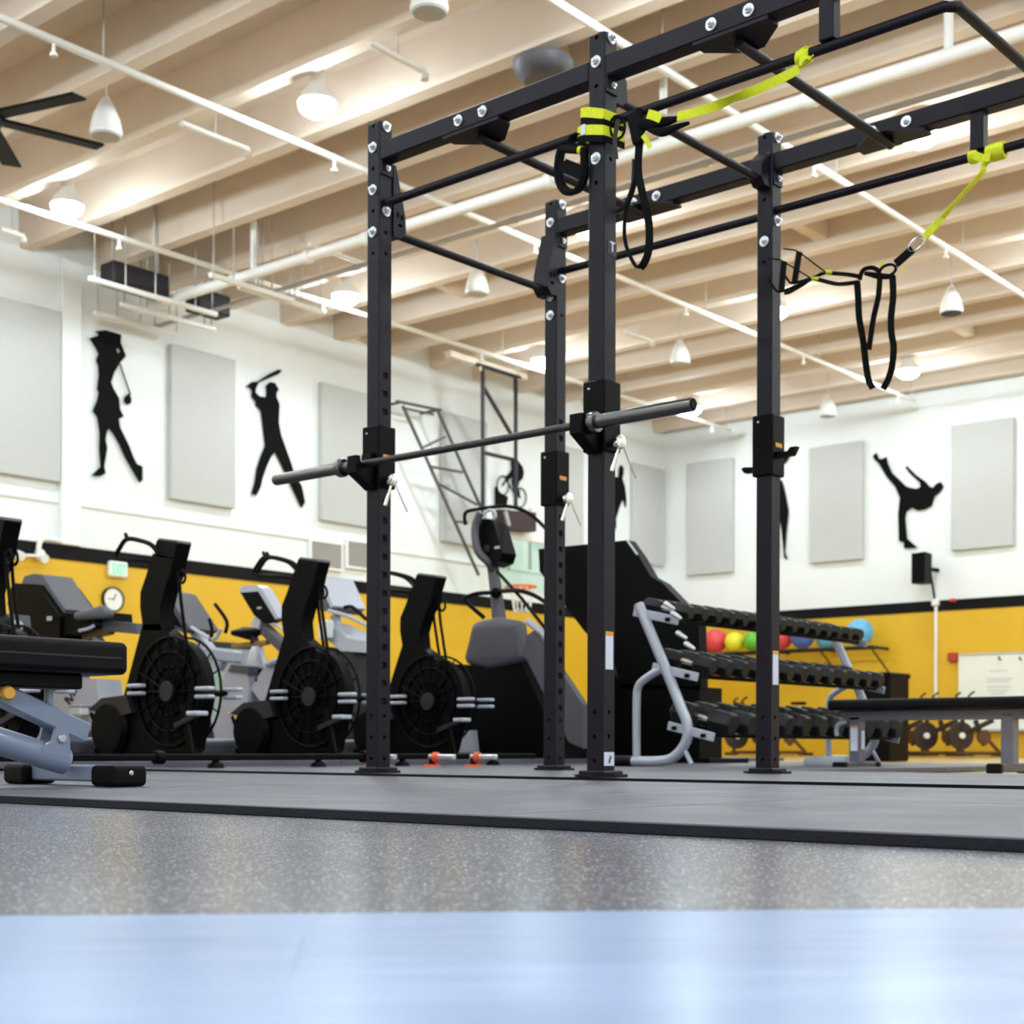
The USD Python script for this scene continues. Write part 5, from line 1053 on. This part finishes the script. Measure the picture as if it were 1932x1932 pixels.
def speaker(px, py, z, lab, s=1.0, dark=False):
    c = on_z(px, py, z); t = thing('pendant_speaker', lab, 'speaker', c, None)
    obj('shell', lathe([(0, 0.30 * s), (0.03 * s, 0.30 * s), (0.07 * s, 0.24 * s), (0.13 * s, 0.1 * s), (0.155 * s, -0.03 * s), (0.145 * s, -0.06 * s), (0, -0.06 * s)], 20, c), 'pipe_white', t)
    obj('grille', disc(c + V(0, 0, -0.065 * s), (0, 0, 1), 0.135 * s, 0.02 * s, 20), 'dark_grey' if dark else 'acoustic_grey', t)
    obj('cord', tube([c + V(0, 0, 0.29 * s), (c[0], c[1], ZT)], 0.009, 6), 'conduit_grey', t)
speaker(200, 244, 6.0, 'white bell-shaped pendant speaker right of the ceiling fan')
speaker(900, 545, 6.0, 'white bell-shaped pendant speaker left of the rear left upright')
speaker(1795, 582, 6.0, 'white bell-shaped pendant speaker at right with dark underside', dark=True)
speaker(1283, 678, 6.0, 'white bell-shaped pendant speaker between the two right uprights')
speaker(1562, 778, 6.0, 'white bell-shaped pendant speaker above the far wall right of the rear upright')
speaker(810, 8, 6.0, 'white bell-shaped pendant speaker cut by the top edge of the picture')
def small_fixture(px, py, lab):
    c = on_z(px, py, 6.35); t = thing('ceiling_dome', lab, 'ceiling fixture', c)
    obj('dome', lathe([(0, -0.15), (0.18, -0.13), (0.27, -0.03), (0.28, 0.05), (0, 0.05)], 20, c), 'grey_plastic', t); obj('stem', tube([c, (c[0], c[1], ZT)], 0.03, 8), 'conduit_grey', t)
small_fixture(1025, 128, 'dark rounded fixture under the beams left of the front right upright')
# big ceiling fan at left
fcn = on_z(-32, 222, 5.75)
cf = thing('ceiling_fan', 'large black ceiling fan reaching in at the left edge', 'ceiling fan', fcn)
obj('hub', lathe([(0, -0.09), (0.14, -0.09), (0.17, -0.04), (0.17, 0.06), (0.1, 0.12), (0.06, 0.4), (0, 0.4)], 22, fcn), 'fan_black', cf)
tips = [on_z(150, 181, 5.75), on_z(190, 277, 5.75)]
a1 = math.atan2(*(tips[0] - fcn)[[1, 0]]); a2 = math.atan2(*(tips[1] - fcn)[[1, 0]])
L1 = np.linalg.norm(tips[0] - fcn); L2 = np.linalg.norm(tips[1] - fcn)
stepn = max(3, round(2 * math.pi / abs((a2 - a1 + math.pi) % (2 * math.pi) - math.pi)))
Lm = (L1 + L2) / 2
for k in range(stepn):
    q = a1 + (a2 - a1) * k if abs((a2 - a1 + math.pi) % (2 * math.pi) - math.pi) > 0.3 else a1 + k * 2 * math.pi / stepn
    d = V(math.cos(q), math.sin(q), 0); LL = L1 if k == 0 else L2 if k == 1 else Lm
    n = V(-d[1], d[0], 0); Rb = np.stack([d, unit(n + V(0, 0, 0.12)), np.cross(d, unit(n + V(0, 0, 0.12)))], 1)
    obj('blade', cbox(fcn + d * (LL + 0.12) / 2, (LL - 0.12, 0.19, 0.028), 0.008, Rb), 'fan_black', cf)
obj('downrod', tube([fcn + V(0, 0, 0.35), (fcn[0], fcn[1], ZT)], 0.035, 10), 'pipe_white', cf)

# hanging equipment trapezes at left: rails on rods, dark units above
for a, b, c, d, lab in ((162, 527, 415, 592, 'longest white hanging rail on thin rods, above the golfer silhouette'), (228, 573, 405, 622, 'white hanging rail on thin rods between golfer and batter, below the sprinkler main'), (180, 590, 330, 632, 'lowest white hanging rail on thin rods, touching the golfer silhouette'), (390, 520, 560, 565, 'white hanging rail on thin rods above the batter silhouette'), (450, 540, 610, 590, 'white hanging rail on thin rods left of the front left upright')):
    p, q = on_z(a, b, 5.85), on_z(c, d, 5.85); x = (p[0] + q[0]) / 2
    ra = thing('hanging_rail', lab, 'hanging rail', (x, (p[1] + q[1]) / 2, 5.82), 'hanging rails by the left wall')
    obj('rail', bar((x, p[1], 5.85), (x, q[1], 5.85), 0.06, 0.06, 0.008), 'pipe_white', ra)
    for t in np.linspace(0.04, 0.96, 5):
        yy = p[1] + (q[1] - p[1]) * t
        for yp in (11.9, 12.5):
            if abs(yy - yp) < 0.1: yy = yp + 0.14
        obj('rod', tube([(x, yy, 5.86), (x, yy, ZT)], 0.009, 5), 'conduit_grey', ra)
for a, b, c, d, lab in ((208, 512, 300, 548, 'dark equipment unit among the hanging rods above the golfer'), (372, 562, 412, 586, 'dark equipment unit among the hanging rods above the batter')):
    p, q = on_z(a, b, 6.1), on_z(c, d, 6.1); x = (p[0] + q[0]) / 2
    hu = thing('hanging_unit', lab, 'ceiling equipment', (x, (p[1] + q[1]) / 2, 5.95))
    obj('case', cbox((x, (p[1] + q[1]) / 2, 6.1), (0.3, abs(q[1] - p[1]), 0.28), 0.02), 'dark_grey', hu)
    for s in (-1, 1): obj('rod', tube([(x, (p[1] + q[1]) / 2 + s * abs(q[1] - p[1]) * 0.4, 6.2), (x, (p[1] + q[1]) / 2 + s * abs(q[1] - p[1]) * 0.4, ZT)], 0.01, 5), 'conduit_grey', hu)
